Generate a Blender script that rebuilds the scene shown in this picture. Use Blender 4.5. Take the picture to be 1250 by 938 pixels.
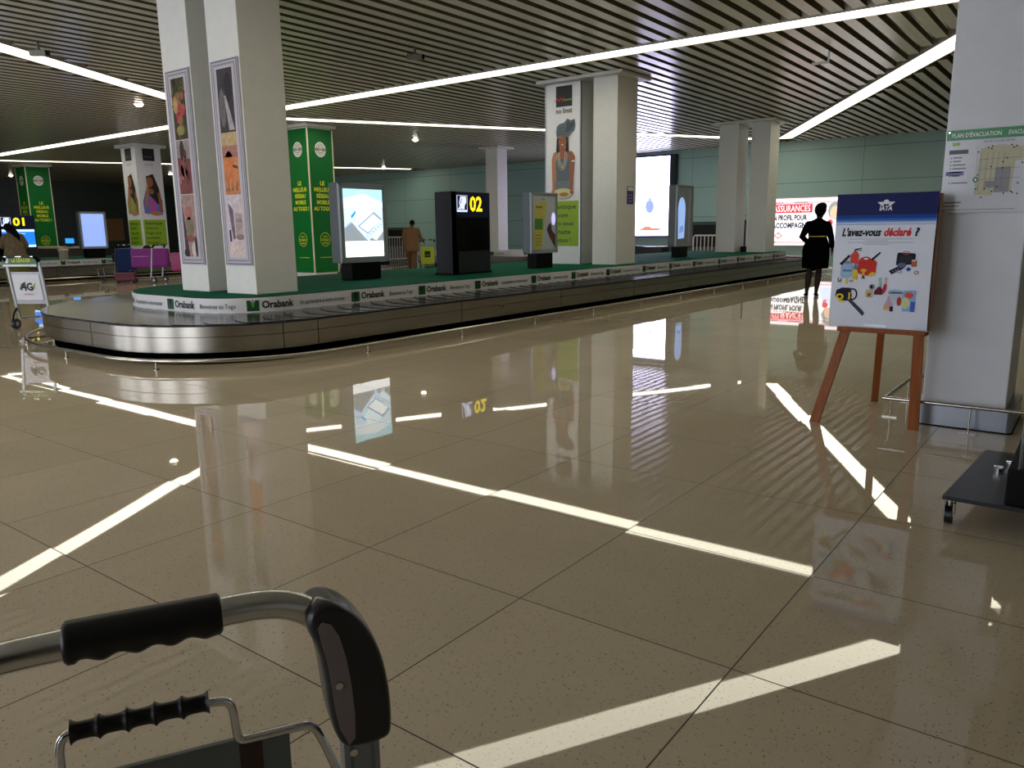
import bpy, bmesh, math, random
from mathutils import Vector, Matrix
random.seed(7)
scene = bpy.context.scene
for o in list(bpy.data.objects): bpy.data.objects.remove(o)
COL = scene.collection
PI = math.pi

# ------------------------------------------------------------------ camera, world, exposure
# world axes follow the floor tiles: X to the right, Y into the hall, metres
cam_d = bpy.data.cameras.new('camera'); cam = bpy.data.objects.new('camera', cam_d); COL.objects.link(cam)
def _basis():
    p, r, yaw = 0.194297, -0.0122718, -0.648539
    ca, sa = math.cos(yaw), math.sin(yaw)
    W = lambda v: Vector((v[0]*ca+v[1]*sa, -v[0]*sa+v[1]*ca, v[2]))
    x = Vector((1, 0, 0)); u = Vector((0, math.sin(p), math.cos(p))); f = Vector((0, math.cos(p), -math.sin(p)))
    return W(x*math.cos(r)+u*math.sin(r)), W(u*math.cos(r)-x*math.sin(r)), W(f)
RX, RU, RF = _basis()
m = Matrix((RX, RU, -RF)).transposed().to_4x4(); m.translation = Vector((0, 0, 1.32))
cam.matrix_world = m
cam_d.sensor_width = 36; cam_d.lens = 952.75/1250*36; cam_d.clip_start = .02; cam_d.clip_end = 300
scene.camera = cam
scene.view_settings.view_transform = 'Standard'; scene.view_settings.look = 'None'
scene.view_settings.exposure = 0.24; scene.view_settings.gamma = 1.0
scene.view_settings.use_curve_mapping = False
world = bpy.data.worlds.new('world'); scene.world = world; world.use_nodes = True
WB = world.node_tree.nodes['Background']
WB.inputs[0].default_value = (0.84, 0.88, 1.0, 1); WB.inputs[1].default_value = 5.3     # daylight through gaps in the added wall behind the viewer
STRIP = 5.0      # radiance of the ceiling light lines
HC = 4.41        # ceiling height

# ------------------------------------------------------------------ materials
def lin(c):
    c = c/255.0
    return c/12.92 if c <= .04045 else ((c+.055)/1.055)**2.4
def rgb(c): return (lin(c[0]), lin(c[1]), lin(c[2]), 1)
MATS = {}
def mat(name, c, rough=.5, metal=0, emit=0, var=.06, scale=8, spec=.4, bump=0, aniso=0, coat=0):
    if name in MATS: return MATS[name]
    m = bpy.data.materials.new(name); m.use_nodes = True; nt = m.node_tree; N = nt.nodes; L = nt.links
    b = N['Principled BSDF']; b.inputs['Roughness'].default_value = rough; b.inputs['Metallic'].default_value = metal
    b.inputs['Specular IOR Level'].default_value = spec
    b.inputs['Coat Weight'].default_value = coat
    col = rgb(c)
    tc = N.new('ShaderNodeTexCoord'); nz = N.new('ShaderNodeTexNoise'); nz.inputs['Scale'].default_value = scale
    nz.inputs['Detail'].default_value = 3
    L.new(tc.outputs['Object'], nz.inputs['Vector'])
    mx = N.new('ShaderNodeMix'); mx.data_type = 'RGBA'
    mx.inputs[6].default_value = tuple(x*(1-var) for x in col[:3])+(1,)
    mx.inputs[7].default_value = tuple(min(1, x*(1+var)) for x in col[:3])+(1,)
    L.new(nz.outputs['Fac'], mx.inputs[0]); L.new(mx.outputs[2], b.inputs['Base Color'])
    if emit:
        b.inputs['Emission Strength'].default_value = emit; L.new(mx.outputs[2], b.inputs['Emission Color'])
    if bump:
        bp = N.new('ShaderNodeBump'); bp.inputs['Strength'].default_value = bump; bp.inputs['Distance'].default_value = .01
        L.new(nz.outputs['Fac'], bp.inputs['Height']); L.new(bp.outputs[0], b.inputs['Normal'])
    MATS[name] = m; return m
def glow(name, c, s): return mat('glow_'+name, c, .35, 0, s, var=.02, scale=3)

# ------------------------------------------------------------------ mesh builder
TXT = {}
def text_shape(s, bold=0.0):
    k = (s, bold)
    if k not in TXT:
        cu = bpy.data.curves.new('t', 'FONT'); cu.body = s; cu.size = 1; cu.resolution_u = 2; cu.offset = bold
        ob = bpy.data.objects.new('t', cu); me = bpy.data.meshes.new_from_object(ob)
        vs = [tuple(v.co) for v in me.vertices]; fs = [tuple(p.vertices) for p in me.polygons]
        bpy.data.objects.remove(ob); bpy.data.curves.remove(cu); bpy.data.meshes.remove(me)
        xs = [v[0] for v in vs] or [0]; x0 = min(xs)
        TXT[k] = ([(v[0]-x0, v[1]) for v in vs], fs, max(xs)-x0)
    return TXT[k]

def fillet(p, n=3):
    for _ in range(n): p = [p[0]]+[tuple(p[i][k]*w+p[i+1][k]*(1-w) for k in range(3)) for i in range(len(p)-1) for w in (.75, .25)]+[p[-1]]
    return p
class MB:
    def __init__(s): s.v = []; s.f = []; s.m = []; s.sm = []; s.mats = []; s.T = Matrix(); s.fr = None
    def mi(s, m):
        if m not in s.mats: s.mats.append(m)
        return s.mats.index(m)
    def add(s, vs, fs, m, smooth=False):
        b = len(s.v); k = s.mi(m)
        for v in vs: s.v.append(tuple(s.T @ Vector(v)))
        for f in fs: s.f.append(tuple(i+b for i in f)); s.m.append(k); s.sm.append(smooth)
        return s
    def box(s, lo, hi, m, bev=0):
        bm = bmesh.new(); bmesh.ops.create_cube(bm, size=1)
        for v in bm.verts:
            v.co = Vector([(lo[i]+hi[i])/2+v.co[i]*(hi[i]-lo[i]) for i in range(3)])
        if bev: bmesh.ops.bevel(bm, geom=list(bm.edges), offset=bev, segments=2, profile=.6, affect='EDGES')
        bm.verts.index_update(); s.add([v.co for v in bm.verts], [[v.index for v in f.verts] for f in bm.faces], m); bm.free(); return s
    def tube(s, pts, r, m, n=10, closed=False, cap=True):
        pts = [Vector(p) for p in pts]; K = len(pts); R = r if isinstance(r, (list, tuple)) else [r]*K
        vs = []; up = None
        for i, p in enumerate(pts):
            a = pts[(i-1) % K] if (closed or i > 0) else p; b = pts[(i+1) % K] if (closed or i < K-1) else p
            t = (b-a).normalized()
            if up is None: up = Vector((0, 0, 1)) if abs(t.z) < .9 else Vector((1, 0, 0))
            x = t.cross(up).normalized(); y = x.cross(t).normalized(); up = y
            for j in range(n):
                an = 2*PI*j/n; vs.append(p+(x*math.cos(an)+y*math.sin(an))*R[i])
        fs = []
        for i in range(K if closed else K-1):
            for j in range(n):
                a = i*n+j; b = i*n+(j+1) % n; c = ((i+1) % K)*n+(j+1) % n; d = ((i+1) % K)*n+j; fs.append((a, d, c, b))
        s.add(vs, fs, m, True)
        if cap and not closed: s.add(vs[:n], [tuple(range(n))], m); s.add(vs[-n:], [tuple(reversed(range(n)))], m)
        return s
    def loft(s, rings, m, cap=True, smooth=True):
        n = len(rings[0]); vs = [v for r in rings for v in r]; fs = []
        for i in range(len(rings)-1):
            for j in range(n): fs.append((i*n+j, i*n+(j+1) % n, (i+1)*n+(j+1) % n, (i+1)*n+j))
        s.add(vs, fs, m, smooth)
        if cap: s.add(rings[0], [tuple(reversed(range(n)))], m, smooth); s.add(rings[-1], [tuple(range(n))], m, smooth)
        return s
    def lathe(s, prof, c, m, n=20, sx=1, sy=1):
        return s.loft([[(c[0]+r*sx*math.cos(2*PI*j/n), c[1]+r*sy*math.sin(2*PI*j/n), c[2]+z) for j in range(n)] for r, z in prof], m)
    def ell3(s, c, r, m, n=14, k=9):
        rings = []
        for i in range(1, k):
            a = PI*i/k; rings.append([(c[0]+r[0]*math.sin(a)*math.cos(2*PI*j/n), c[1]+r[1]*math.sin(a)*math.sin(2*PI*j/n), c[2]-r[2]*math.cos(a)) for j in range(n)])
        return s.loft(rings, m)
    def prism(s, poly, e, m):      # poly: 3d points, e: extrusion vector
        n = len(poly); e = Vector(e); a = [Vector(p) for p in poly]; b = [p+e for p in a]
        s.add(a+b, [tuple(reversed(range(n))), tuple(range(n, 2*n))]+[(i, (i+1) % n, (i+1) % n+n, i+n) for i in range(n)], m); return s
    # flat printing on a panel: frame = origin, u, v ; normal = u x v
    def frame(s, o, u, v, step=.001): s.fr = (Vector(o), Vector(u).normalized(), Vector(v).normalized(), step); return s
    def P(s, u, v, l=0):
        o, U, V, st = s.fr; return o+U*u+V*v+U.cross(V)*(st*l)
    def poly(s, pts, m, l=1): s.add([s.P(a, b, l) for a, b in pts], [tuple(range(len(pts)))], m); return s
    def rect(s, a, b, c, d, m, l=1): return s.poly([(a, b), (c, b), (c, d), (a, d)], m, l)
    def ell(s, cx, cy, rx, ry, m, l=1, n=24, rot=0):
        return s.poly([(cx+rx*math.cos(t)*math.cos(rot)-ry*math.sin(t)*math.sin(rot), cy+rx*math.cos(t)*math.sin(rot)+ry*math.sin(t)*math.cos(rot)) for t in [2*PI*i/n for i in range(n)]], m, l)
    def ring(s, cx, cy, rx, ry, w, m, l=1, n=32, a0=0, a1=2*PI):
        vs = []; fs = []
        for i in range(n+1):
            t = a0+(a1-a0)*i/n
            vs += [s.P(cx+rx*math.cos(t), cy+ry*math.sin(t), l), s.P(cx+(rx-w)*math.cos(t), cy+(ry-w)*math.sin(t), l)]
        for i in range(n): fs.append((2*i, 2*i+2, 2*i+3, 2*i+1))
        s.add(vs, [tuple(reversed(f)) for f in fs], m); return s
    def line(s, pts, w, m, l=1):
        for (a, b), (c, d) in zip(pts, pts[1:]):
            L = math.hypot(c-a, d-b) or 1; nx, ny = -(d-b)/L*w/2, (c-a)/L*w/2
            s.poly([(a-nx, b-ny), (c-nx, d-ny), (c+nx, d+ny), (a+nx, b+ny)], m, l)
        return s
    def text(s, t, u, v, h, m, l=2, width=None, align='L', bold=.0, shear=0, mp=None):
        vs, fs, w = text_shape(t, bold); k = h/.72; kx = k if width is None else width/w
        off = {'L': 0, 'C': -w*kx/2, 'R': -w*kx}[align]
        q = [(u+off+x*kx+shear*y*k, v+y*k) for x, y in vs]
        s.add([mp(a, b) if mp else s.P(a, b, l) for a, b in q], fs, m); return s
    def build(s, name, parent=None, loc=None):
        me = bpy.data.meshes.new(name); me.from_pydata(s.v, [], s.f); me.update()
        for k, m in enumerate(s.mats): me.materials.append(m)
        me.polygons.foreach_set('material_index', s.m); me.polygons.foreach_set('use_smooth', s.sm)
        o = bpy.data.objects.new(name, me); COL.objects.link(o)
        if parent: o.parent = parent
        if loc: o.location = loc
        return o

def tag(o, label, cat, group=None):
    o['label'] = label; o['category'] = cat
    if group: o['group'] = group
    return o
def thing(name, label, cat, loc=(0, 0, 0), rz=0, group=None):
    o = bpy.data.objects.new(name, None); COL.objects.link(o); o.location = loc; o.rotation_euler = (0, 0, rz); o.empty_display_size = .1
    return tag(o, label, cat, group)
def struct(o): o['kind'] = 'structure'; return o
def dup(root, loc, rz, label):
    r = root.copy(); COL.objects.link(r); r.location = loc; r.rotation_euler = (0, 0, rz); r['label'] = label
    for ch in list(root.children):
        c = ch.copy(); COL.objects.link(c); c.parent = r
        for g in list(ch.children):
            d = g.copy(); COL.objects.link(d); d.parent = c
    return r

# common materials
WHITEP = mat('white_paint', (212, 212, 206), .45)
STEEL = mat('brushed_steel', (172, 168, 158), .22, 1, scale=3, var=.05)
CHROME = mat('chrome', (215, 215, 215), .08, 1)
ALU = mat('aluminium', (150, 152, 152), .32, .85)
BLACK = mat('black_plastic', (6, 6, 7), .5, spec=.12)
RUBBER = mat('black_rubber', (10, 10, 12), .36)
DARK = mat('dark_void', (10, 10, 9), .9)
GREYF = mat('grey_housing', (98, 104, 106), .45, .3); BEZEL = mat('grey_bezel', (150, 158, 162), .4, .3)
KIOSK = mat('charcoal_cabinet', (34, 37, 42), .5, spec=.25)
WHITEPR = mat('white_print', (222, 222, 226), .5)
SCRB = mat('screen_black', (4, 4, 5), .15)

# ------------------------------------------------------------------ floor
def floor_material():
    m = bpy.data.materials.new('polished_terrazzo_tiles'); m.use_nodes = True; nt = m.node_tree; N = nt.nodes; L = nt.links
    b = N['Principled BSDF']
    def math_(op, a=None, b_=None, c=None):
        n = N.new('ShaderNodeMath'); n.operation = op
        for i, x in enumerate((a, b_, c)):
            if x is None: continue
            if isinstance(x, (int, float)): n.inputs[i].default_value = x
            else: L.new(x, n.inputs[i])
        return n.outputs[0]
    tc = N.new('ShaderNodeTexCoord'); sp = N.new('ShaderNodeSeparateXYZ'); L.new(tc.outputs['Object'], sp.inputs[0])
    S = .80106
    u = math_('DIVIDE', math_('ADD', sp.outputs[0], 2.38538), S); v = math_('DIVIDE', math_('SUBTRACT', sp.outputs[1], 2.92441), S)
    g = []
    for q in (u, v):
        f = math_('FRACT', q); g.append(math_('MINIMUM', f, math_('SUBTRACT', 1.0, f)))
    edge = math_('MINIMUM', g[0], g[1])
    grout = math_('LESS_THAN', edge, .0030)
    cv = N.new('ShaderNodeCombineXYZ'); L.new(math_('FLOOR', u), cv.inputs[0]); L.new(math_('FLOOR', v), cv.inputs[1])
    wn = N.new('ShaderNodeTexWhiteNoise'); wn.noise_dimensions = '3D'; L.new(cv.outputs[0], wn.inputs['Vector'])
    # speckles
    vo = N.new('ShaderNodeTexVoronoi'); vo.inputs['Scale'].default_value = 105; L.new(tc.outputs['Object'], vo.inputs['Vector'])
    nz = N.new('ShaderNodeTexNoise'); nz.inputs['Scale'].default_value = 90; nz.inputs['Detail'].default_value = 2; L.new(tc.outputs['Object'], nz.inputs['Vector'])
    nb = N.new('ShaderNodeTexNoise'); nb.inputs['Scale'].default_value = 2.2; nb.inputs['Detail'].default_value = 4; L.new(tc.outputs['Object'], nb.inputs['Vector'])
    spk = math_('MULTIPLY', math_('LESS_THAN', vo.outputs['Distance'], .30), math_('GREATER_THAN', nz.outputs['Fac'], .57))
    ramp = N.new('ShaderNodeMix'); ramp.data_type = 'RGBA'
    ramp.inputs[6].default_value = FLOOR_A; ramp.inputs[7].default_value = FLOOR_B
    L.new(math_('ADD', math_('MULTIPLY', nb.outputs['Fac'], .7), math_('MULTIPLY', wn.outputs['Value'], .3)), ramp.inputs[0])
    m2 = N.new('ShaderNodeMix'); m2.data_type = 'RGBA'; L.new(ramp.outputs[2], m2.inputs[6]); m2.inputs[7].default_value = rgb((84, 78, 70))
    L.new(math_('MULTIPLY', spk, .75), m2.inputs[0])
    m3 = N.new('ShaderNodeMix'); m3.data_type = 'RGBA'; L.new(m2.outputs[2], m3.inputs[6]); m3.inputs[7].default_value = rgb((34, 30, 25))
    L.new(grout, m3.inputs[0]); L.new(m3.outputs[2], b.inputs['Base Color'])
    b.inputs['Specular IOR Level'].default_value = .5
    L.new(math_('ADD', math_('MULTIPLY', grout, .5), math_('ADD', .008, math_('MULTIPLY', nb.outputs['Fac'], .02))), b.inputs['Roughness'])
    # each tile lies a hair out of level and is faintly wavy
    ge = N.new('ShaderNodeNewGeometry')
    def vm(op, a, b_):
        n = N.new('ShaderNodeVectorMath'); n.operation = op
        L.new(a, n.inputs[0])
        if isinstance(b_, tuple): n.inputs[1].default_value = b_
        else: L.new(b_, n.inputs[1])
        return n.outputs[0]
    tilt = vm('MULTIPLY', vm('SUBTRACT', wn.outputs['Color'], (.5, .5, .5)), (.0042, .0042, 0))
    nw = N.new('ShaderNodeTexNoise'); nw.inputs['Scale'].default_value = .7; nw.inputs['Detail'].default_value = 1; L.new(tc.outputs['Object'], nw.inputs['Vector'])
    wave = vm('MULTIPLY', vm('SUBTRACT', nw.outputs['Color'], (.5, .5, .5)), (.0034, .0034, 0))
    nn = vm('ADD', vm('ADD', ge.outputs['Normal'], tilt), wave)
    no = N.new('ShaderNodeVectorMath'); no.operation = 'NORMALIZE'; L.new(nn, no.inputs[0]); L.new(no.outputs[0], b.inputs['Normal'])
    return m
FLOOR_A = rgb((176, 162, 138)); FLOOR_B = rgb((196, 180, 154))
fm = floor_material()
b = MB(); b.box((-48, -6, -.2), (7, 31, 0), fm); struct(b.build('floor'))

# ------------------------------------------------------------------ walls
def wall_material(name, c, px, pz, axis):
    m = bpy.data.materials.new(name); m.use_nodes = True; nt = m.node_tree; N = nt.nodes; L = nt.links
    b = N['Principled BSDF']; b.inputs['Roughness'].default_value = .38
    tc = N.new('ShaderNodeTexCoord'); sp = N.new('ShaderNodeSeparateXYZ'); L.new(tc.outputs['Object'], sp.inputs[0])
    def mm(op, a, c_):
        n = N.new('ShaderNodeMath'); n.operation = op
        for i, x in enumerate((a, c_)):
            if isinstance(x, (int, float)): n.inputs[i].default_value = x
            elif x is not None: L.new(x, n.inputs[i])
        return n.outputs[0]
    fu = mm('FRACT', mm('DIVIDE', mm('ADD', sp.outputs[axis], 100.0), px), None); fv = mm('FRACT', mm('DIVIDE', mm('ADD', sp.outputs[2], .55), pz), None)
    j = mm('MAXIMUM', mm('LESS_THAN', fu, .02/px), mm('LESS_THAN', fv, .025/pz))
    mx = N.new('ShaderNodeMix'); mx.data_type = 'RGBA'; mx.inputs[6].default_value = rgb(c); mx.inputs[7].default_value = rgb(tuple(x*.72 for x in c))
    L.new(j, mx.inputs[0]); L.new(mx.outputs[2], b.inputs['Base Color']); return m
WALLM = wall_material('sage_wall_panels', (152, 186, 180), 3.2, 1.15, 0)
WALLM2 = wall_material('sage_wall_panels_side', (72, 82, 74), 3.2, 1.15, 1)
b = MB(); b.box((-48, 30, 0), (7, 30.3, 5.1), WALLM); struct(b.build('wall_back'))
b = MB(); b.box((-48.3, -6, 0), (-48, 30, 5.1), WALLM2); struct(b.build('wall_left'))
b = MB(); b.box((7, -6, 0), (7.3, 30, 5.1), WHITEP); struct(b.build('wall_right'))  # unseen wall, kept white to bounce light onto the column sides
b = MB(); b.box((-.5, -6.3, 0), (7.3, -6, 5.1), WALLM2); b.box((-48, -6.3, 4.0), (-.5, -6, 5.1), WALLM2)      # unseen wall added behind the viewer; its gaps shape daylight into streaky reflections
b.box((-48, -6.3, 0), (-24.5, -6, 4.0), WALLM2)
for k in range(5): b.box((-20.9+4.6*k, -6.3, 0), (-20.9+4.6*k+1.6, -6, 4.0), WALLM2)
struct(b.build('wall_front_light_mask'))

# ------------------------------------------------------------------ ceiling: long U slats along Y under a dark void, cut by light lines
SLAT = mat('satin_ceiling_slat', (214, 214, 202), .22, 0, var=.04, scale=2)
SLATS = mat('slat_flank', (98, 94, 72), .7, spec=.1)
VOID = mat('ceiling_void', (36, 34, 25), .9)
VERT = {'A': (-18.9, 12.85), 'B': (-.8, 12.85), 'C': (-9.75, 29.0), 'D': (-28.0, 29.2), 'E': (-37.0, 12.85), 'F': (-9.85, -2.9), 'G': (-27.95, -2.9)}
lines = [('A', 'B', 'first'), ('E', 'A', 'b'), ('G', 'E', 'x'), ('A', 'F', 'c'), ('A', 'C', 'd'), ('B', 'C', 'e'), ('B', 'F', 'f'), ('E', 'D', 'g'), ('G', 'A', 'h'), ]
def seg_x(x, a, b):
    if abs(b[0]-a[0]) < 1e-6: return None
    t = (x-a[0])/(b[0]-a[0])
    return a[1]+t*(b[1]-a[1]) if -0.02 <= t <= 1.02 else None
LW = .27
used_lines = [('A', 'B'), ('E', 'A'), ('A', 'F'), ('A', 'C'), ('B', 'C'), ('B', 'F'), ('E', 'D')]
b = MB(); per = .305; w = .18; x = -3.909-per*145
while x < 6.9:
    cuts = []
    for (p, q) in used_lines:
        a, c = VERT[p], VERT[q]; dx, dy = c[0]-a[0], c[1]-a[1]; L_ = math.hypot(dx, dy)
        lo, hi = min(a[0], c[0])-LW, max(a[0], c[0])+LW
        if x+w < lo or x > hi: continue
        ys = []
        for xx in (x, x+w):
            xc = min(max(xx, min(a[0], c[0])), max(a[0], c[0])); yy = a[1]+(xc-a[0])/dx*dy
            ys.append(yy)
        hw = LW*L_/abs(dx)
        cuts.append((min(ys)-hw-.02, max(ys)+hw+.02))
    cuts.sort(); y = -6.0; segs = []
    for c0, c1 in cuts:
        if c0 > y: segs.append((y, c0))
        y = max(y, c1)
    segs.append((y, 29.98))
    for y0, y1 in segs:
        if y1-y0 < .05: continue
        z0, z1 = HC-.03, HC+.07
        b.add([(x, y0, z0), (x+w, y0, z0), (x+w, y1, z0), (x, y1, z0)], [(0, 3, 2, 1)], SLAT)
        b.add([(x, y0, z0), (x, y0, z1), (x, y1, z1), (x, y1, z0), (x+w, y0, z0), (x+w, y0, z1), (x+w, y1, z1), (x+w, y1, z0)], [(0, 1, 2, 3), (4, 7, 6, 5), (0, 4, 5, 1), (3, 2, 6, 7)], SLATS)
    x += per
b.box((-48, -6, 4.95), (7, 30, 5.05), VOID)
struct(b.build('ceiling'))

LIGHT = mat('light_diffuser', (255, 248, 224), .5, 0, STRIP, var=.01)
EDGE = mat('light_channel', (196, 190, 180), .4)
def light_line(p, q, label, e0=.0, e1=.0):
    a, c = Vector(VERT[p]), Vector(VERT[q]); d = (c-a); L_ = d.length; d.normalize(); n = Vector((-d.y, d.x))
    t = thing('ceiling_light', label, 'ceiling light', (a.x, a.y, HC), math.atan2(d.y, d.x), 'light lines of the triangular ceiling pattern')
    s0, s1 = e0, L_-e1
    m = MB(); m.box((s0, -.22, -.03), (s1, .22, .0), LIGHT); m.build('diffuser', t)
    for s_ in (-1, 1):
        m = MB(); m.box((s0, min(s_*.22, s_*.25), -.045), (s1, max(s_*.22, s_*.25), .12), EDGE); m.build('channel_edge', t)
    return t
light_line('A', 'B', 'long bright ceiling light line crossing the hall above carousel 02, to the upper right', .3, .3)
light_line('E', 'A', 'ceiling light line running left from behind the twin framed columns, over carousel 01', .3, .3)
light_line('A', 'F', 'bright ceiling light line descending diagonally to the twin framed columns from top left', .3, .3)
light_line('A', 'C', 'thin ceiling light line just above the lit display and the 02 cabinet', .3, .45)
light_line('B', 'C', 'ceiling light line sloping steeply from behind the right white column to the far wall', .3, .45)
light_line('B', 'F', 'ceiling light line above the viewer, seen only mirrored in the nearest floor', .3, .3)
light_line('E', 'D', 'farthest ceiling light line, over the green wrapped column at far left', .3, .2)

def downlight(x, y, label):
    t = thing('downlight', label, 'downlight', (x, y, HC-.03), 0, 'round recessed downlights')
    m = MB(); m.lathe([(.10, 0), (.115, -.012), (.125, -.012), (.13, 0)], (0, 0, 0), EDGE); m.build('trim_ring', t)
    m = MB(); m.lathe([(.0, -.07), (.05, -.062), (.085, -.038), (.098, -.008), (.0, -.004)], (0, 0, 0), glow('downlight', (255, 236, 214), 14)); m.build('lamp', t)
downlight(-18.77, 10.23, 'round downlight left of the twin framed columns')
downlight(-19.11, 19.98, 'round downlight above the 02 cabinet beyond the thin light line')
downlight(-28.48, 27.5, 'round downlight above the lit display, near the far wall')
downlight(-38.7, 22.4, 'round downlight beside the far banner column, just left of the framed columns')
downlight(-45.0, 17.4, 'round downlight at the far left edge above the green wrapped column')

def camera_box(x, y, rz, label):
    t = thing('ceiling_camera', label, 'camera', (x, y, HC-.05), rz)
    m = MB(); m.tube([(0, 0, .02), (0, 0, -.10)], .02, GREYF); m.build('bracket', t)
    m = MB(); m.box((-.14, -.045, -.19), (.12, .045, -.10), mat('camera_shell', (120, 120, 112), .4), .012); m.build('body', t)
    m = MB(); m.tube([(.12, 0, -.145), (.16, 0, -.145)], .04, BLACK, 14); m.build('lens', t)
camera_box(-9.7, 10.2, .7, 'small security camera hanging under the slatted ceiling, top centre')
camera_box(-14.1, 6.1, .7, 'small security camera by the top left ceiling light line')
t = thing('hanging_bracket', 'small white angle bracket hanging from the ceiling slats, upper right', 'bracket', (-4.47, 15.2, HC-.03))
m = MB(); m.box((.10, -.01, -.16), (.13, .01, 0), ALU); m.build('drop_rod', t)
m = MB(); m.box((-.17, -.03, -.2), (.13, .03, -.16), WHITEP, .004); m.build('bar', t)

# ------------------------------------------------------------------ columns
def column(x0, y0, x1, y1, z0, label, collar=True, m_=WHITEP):
    t = thing('column', label, 'column', ((x0+x1)/2, (y0+y1)/2, z0))
    hx, hy = (x1-x0)/2, (y1-y0)/2
    m = MB(); m.box((-hx, -hy, 0), (hx, hy, HC-.05-z0), m_, .008); m.build('shaft', t)
    if collar:
        m = MB(); m.box((-hx-.2, -hy-.2, HC-.10-z0), (hx+.2, hy+.2, HC-.035-z0), WHITEP, .01); m.build('ceiling_collar', t)
    return t
PZ = .6   # island top
column(-9.72, 5.65, -9.10, 6.25, PZ, 'white square column, left one of the near pair on the island, framed fruit picture')
column(-8.71, 5.65, -8.10, 6.25, PZ, 'white square column, right one of the near pair on the island, framed sunset picture')
column(-9.76, 14.29, -9.0, 15.1, PZ, 'white column clad with the banner of the woman in a head wrap')
column(-8.66, 14.27, -8.10, 15.1, PZ, 'plain white column right of the head-wrap banner, small purple notice on its side')
column(-9.64, 23.1, -9.04, 23.87, PZ, 'white column of the farthest pair on the island, left one')
column(-8.66, 23.1, -8.10, 23.87, PZ, 'white column of the farthest pair on the island, right one')
column(-.90, 5.76, -.42, 6.36, 0, 'large white column at right carrying the evacuation plan', m_=mat('cool_white_paint', (200, 202, 204), .4))
column(-19.0, 23.6, -18.45, 24.2, .585, 'slim white column behind the 02 cabinet')
column(-37.0, 31.2-2.2, -36.2, 29.8, 0, 'pale column at the far wall behind the green wrapped column')

# ------------------------------------------------------------------ framed pictures on the near pair
FR1 = mat('frame_silver', (176, 172, 180), .45); FR2 = mat('frame_line', (84, 76, 90), .5)
def C(n, r, g, b_): return mat('print_'+n, (r*.92, g*.92, b_*.92), .5, var=.55, scale=16, spec=.2)
def framed(x0, x1, z0, z1, label, draw):
    t = thing('framed_picture', label, 'picture', ((x0+x1)/2, 5.65, z0)); W = (x1-x0)/2; H = z1-z0
    m = MB(); m.box((-W, -.022, 0), (W, 0, H), FR1, .004); m.frame((0, -.022, 0), (1, 0, 0), (0, 0, 1))
    for k, wd in ((.012, .012), (.05, .007), (.062, .004)):
        for a in ((-W+k, k, -W+k+wd, H-k), (W-k-wd, k, W-k, H-k), (-W+k, k, W-k, k+wd), (-W+k, H-k-wd, W-k, H-k)): m.rect(*a, FR2, 1)
    m.build('frame', t)
    m = MB(); m.frame((0, -.022, 0), (1, 0, 0), (0, 0, 1)); m.rect(-W+.10, .09, W-.10, H-.09, mat('mount', (196, 184, 188), .6), 1)
    draw(m, -W+.115, W-.115, .10, H-.10); m.build('print', t)
def draw_left(m, a, b_, z0, z1):
    H = z1-z0; W = b_-a; rnd = random.Random(3)
    zc = [z0, z0+H*.36, z0+H*.66, z1]
    m.rect(a, zc[2]+.01, b_, zc[3], C('leaf', 60, 58, 34), 2)
    for i in range(26): m.ell(a+rnd.uniform(.05, .95)*W, rnd.uniform(zc[2]+.05, zc[3]-.05), .012, .07, C('leaf%d' % (i % 3), 70+20*(i % 3), 78+12*(i % 3), 40), 3, 8, rnd.uniform(-.9, .9))
    for i in range(22):
        m.ell(a+W*rnd.uniform(.16, .86), zc[2]+(zc[3]-zc[2])*rnd.uniform(.3, .72), .036, .048, C('fruit%d' % (i % 3), 186-20*(i % 3), 66+24*(i % 3), 74), 4+i*.1, 14)
    m.ell(a+W*.25, zc[2]+.42, .05, .10, C('fruity', 190, 160, 96), 7, 14); m.ell(a+W*.5, zc[2]+.12, .09, .06, C('palm', 150, 140, 80), 7, 14)
    m.rect(a, zc[1]+.0, b_, zc[2], C('maroon', 120, 66, 62), 2)
    m.poly([(a, zc[1]+.45), (b_, zc[1]+.42), (b_, zc[2]), (a, zc[2])], C('haze', 150, 140, 132), 3)
    m.ell(a+W*.42, zc[1]+.52, .05, .13, C('shade', 52, 40, 38), 4)
    for i in range(14): m.ell(a+W*rnd.uniform(.1, .9), zc[1]+rnd.uniform(.15, .5), .03, .055, C('crowd%d' % (i % 3), 100+36*(i % 3), 52+30*(i % 3), 54+28*(i % 3)), 5, 10)
    m.rect(a, zc[0], b_, zc[1]-.01, C('skinpink', 168, 138, 132), 2)
    m.poly([(a, zc[0]), (a+W*.35, zc[0]), (a+W*.18, zc[0]+.35), (a, zc[1]-.05)], C('plum', 72, 48, 58), 3)
    m.ell(a+W*.5, zc[0]+.55, .07, .09, C('face', 176, 116, 104), 4); m.ell(a+W*.5, zc[0]+.36, .09, .14, C('olive', 132, 122, 96), 4)
    m.ell(a+W*.5, zc[0]+.23, .10, .045, C('bowl', 140, 84, 78), 5); m.ell(a+W*.72, zc[0]+.09, .05, .10, C('creamy', 214, 204, 196), 5)
    m.ell(a+W*.9, zc[0]+.13, .025, .13, C('umber', 50, 38, 40), 6); m.ell(a+W*.1, zc[0]+.05, .05, .05, C('umber', 50, 38, 40), 6)
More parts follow.
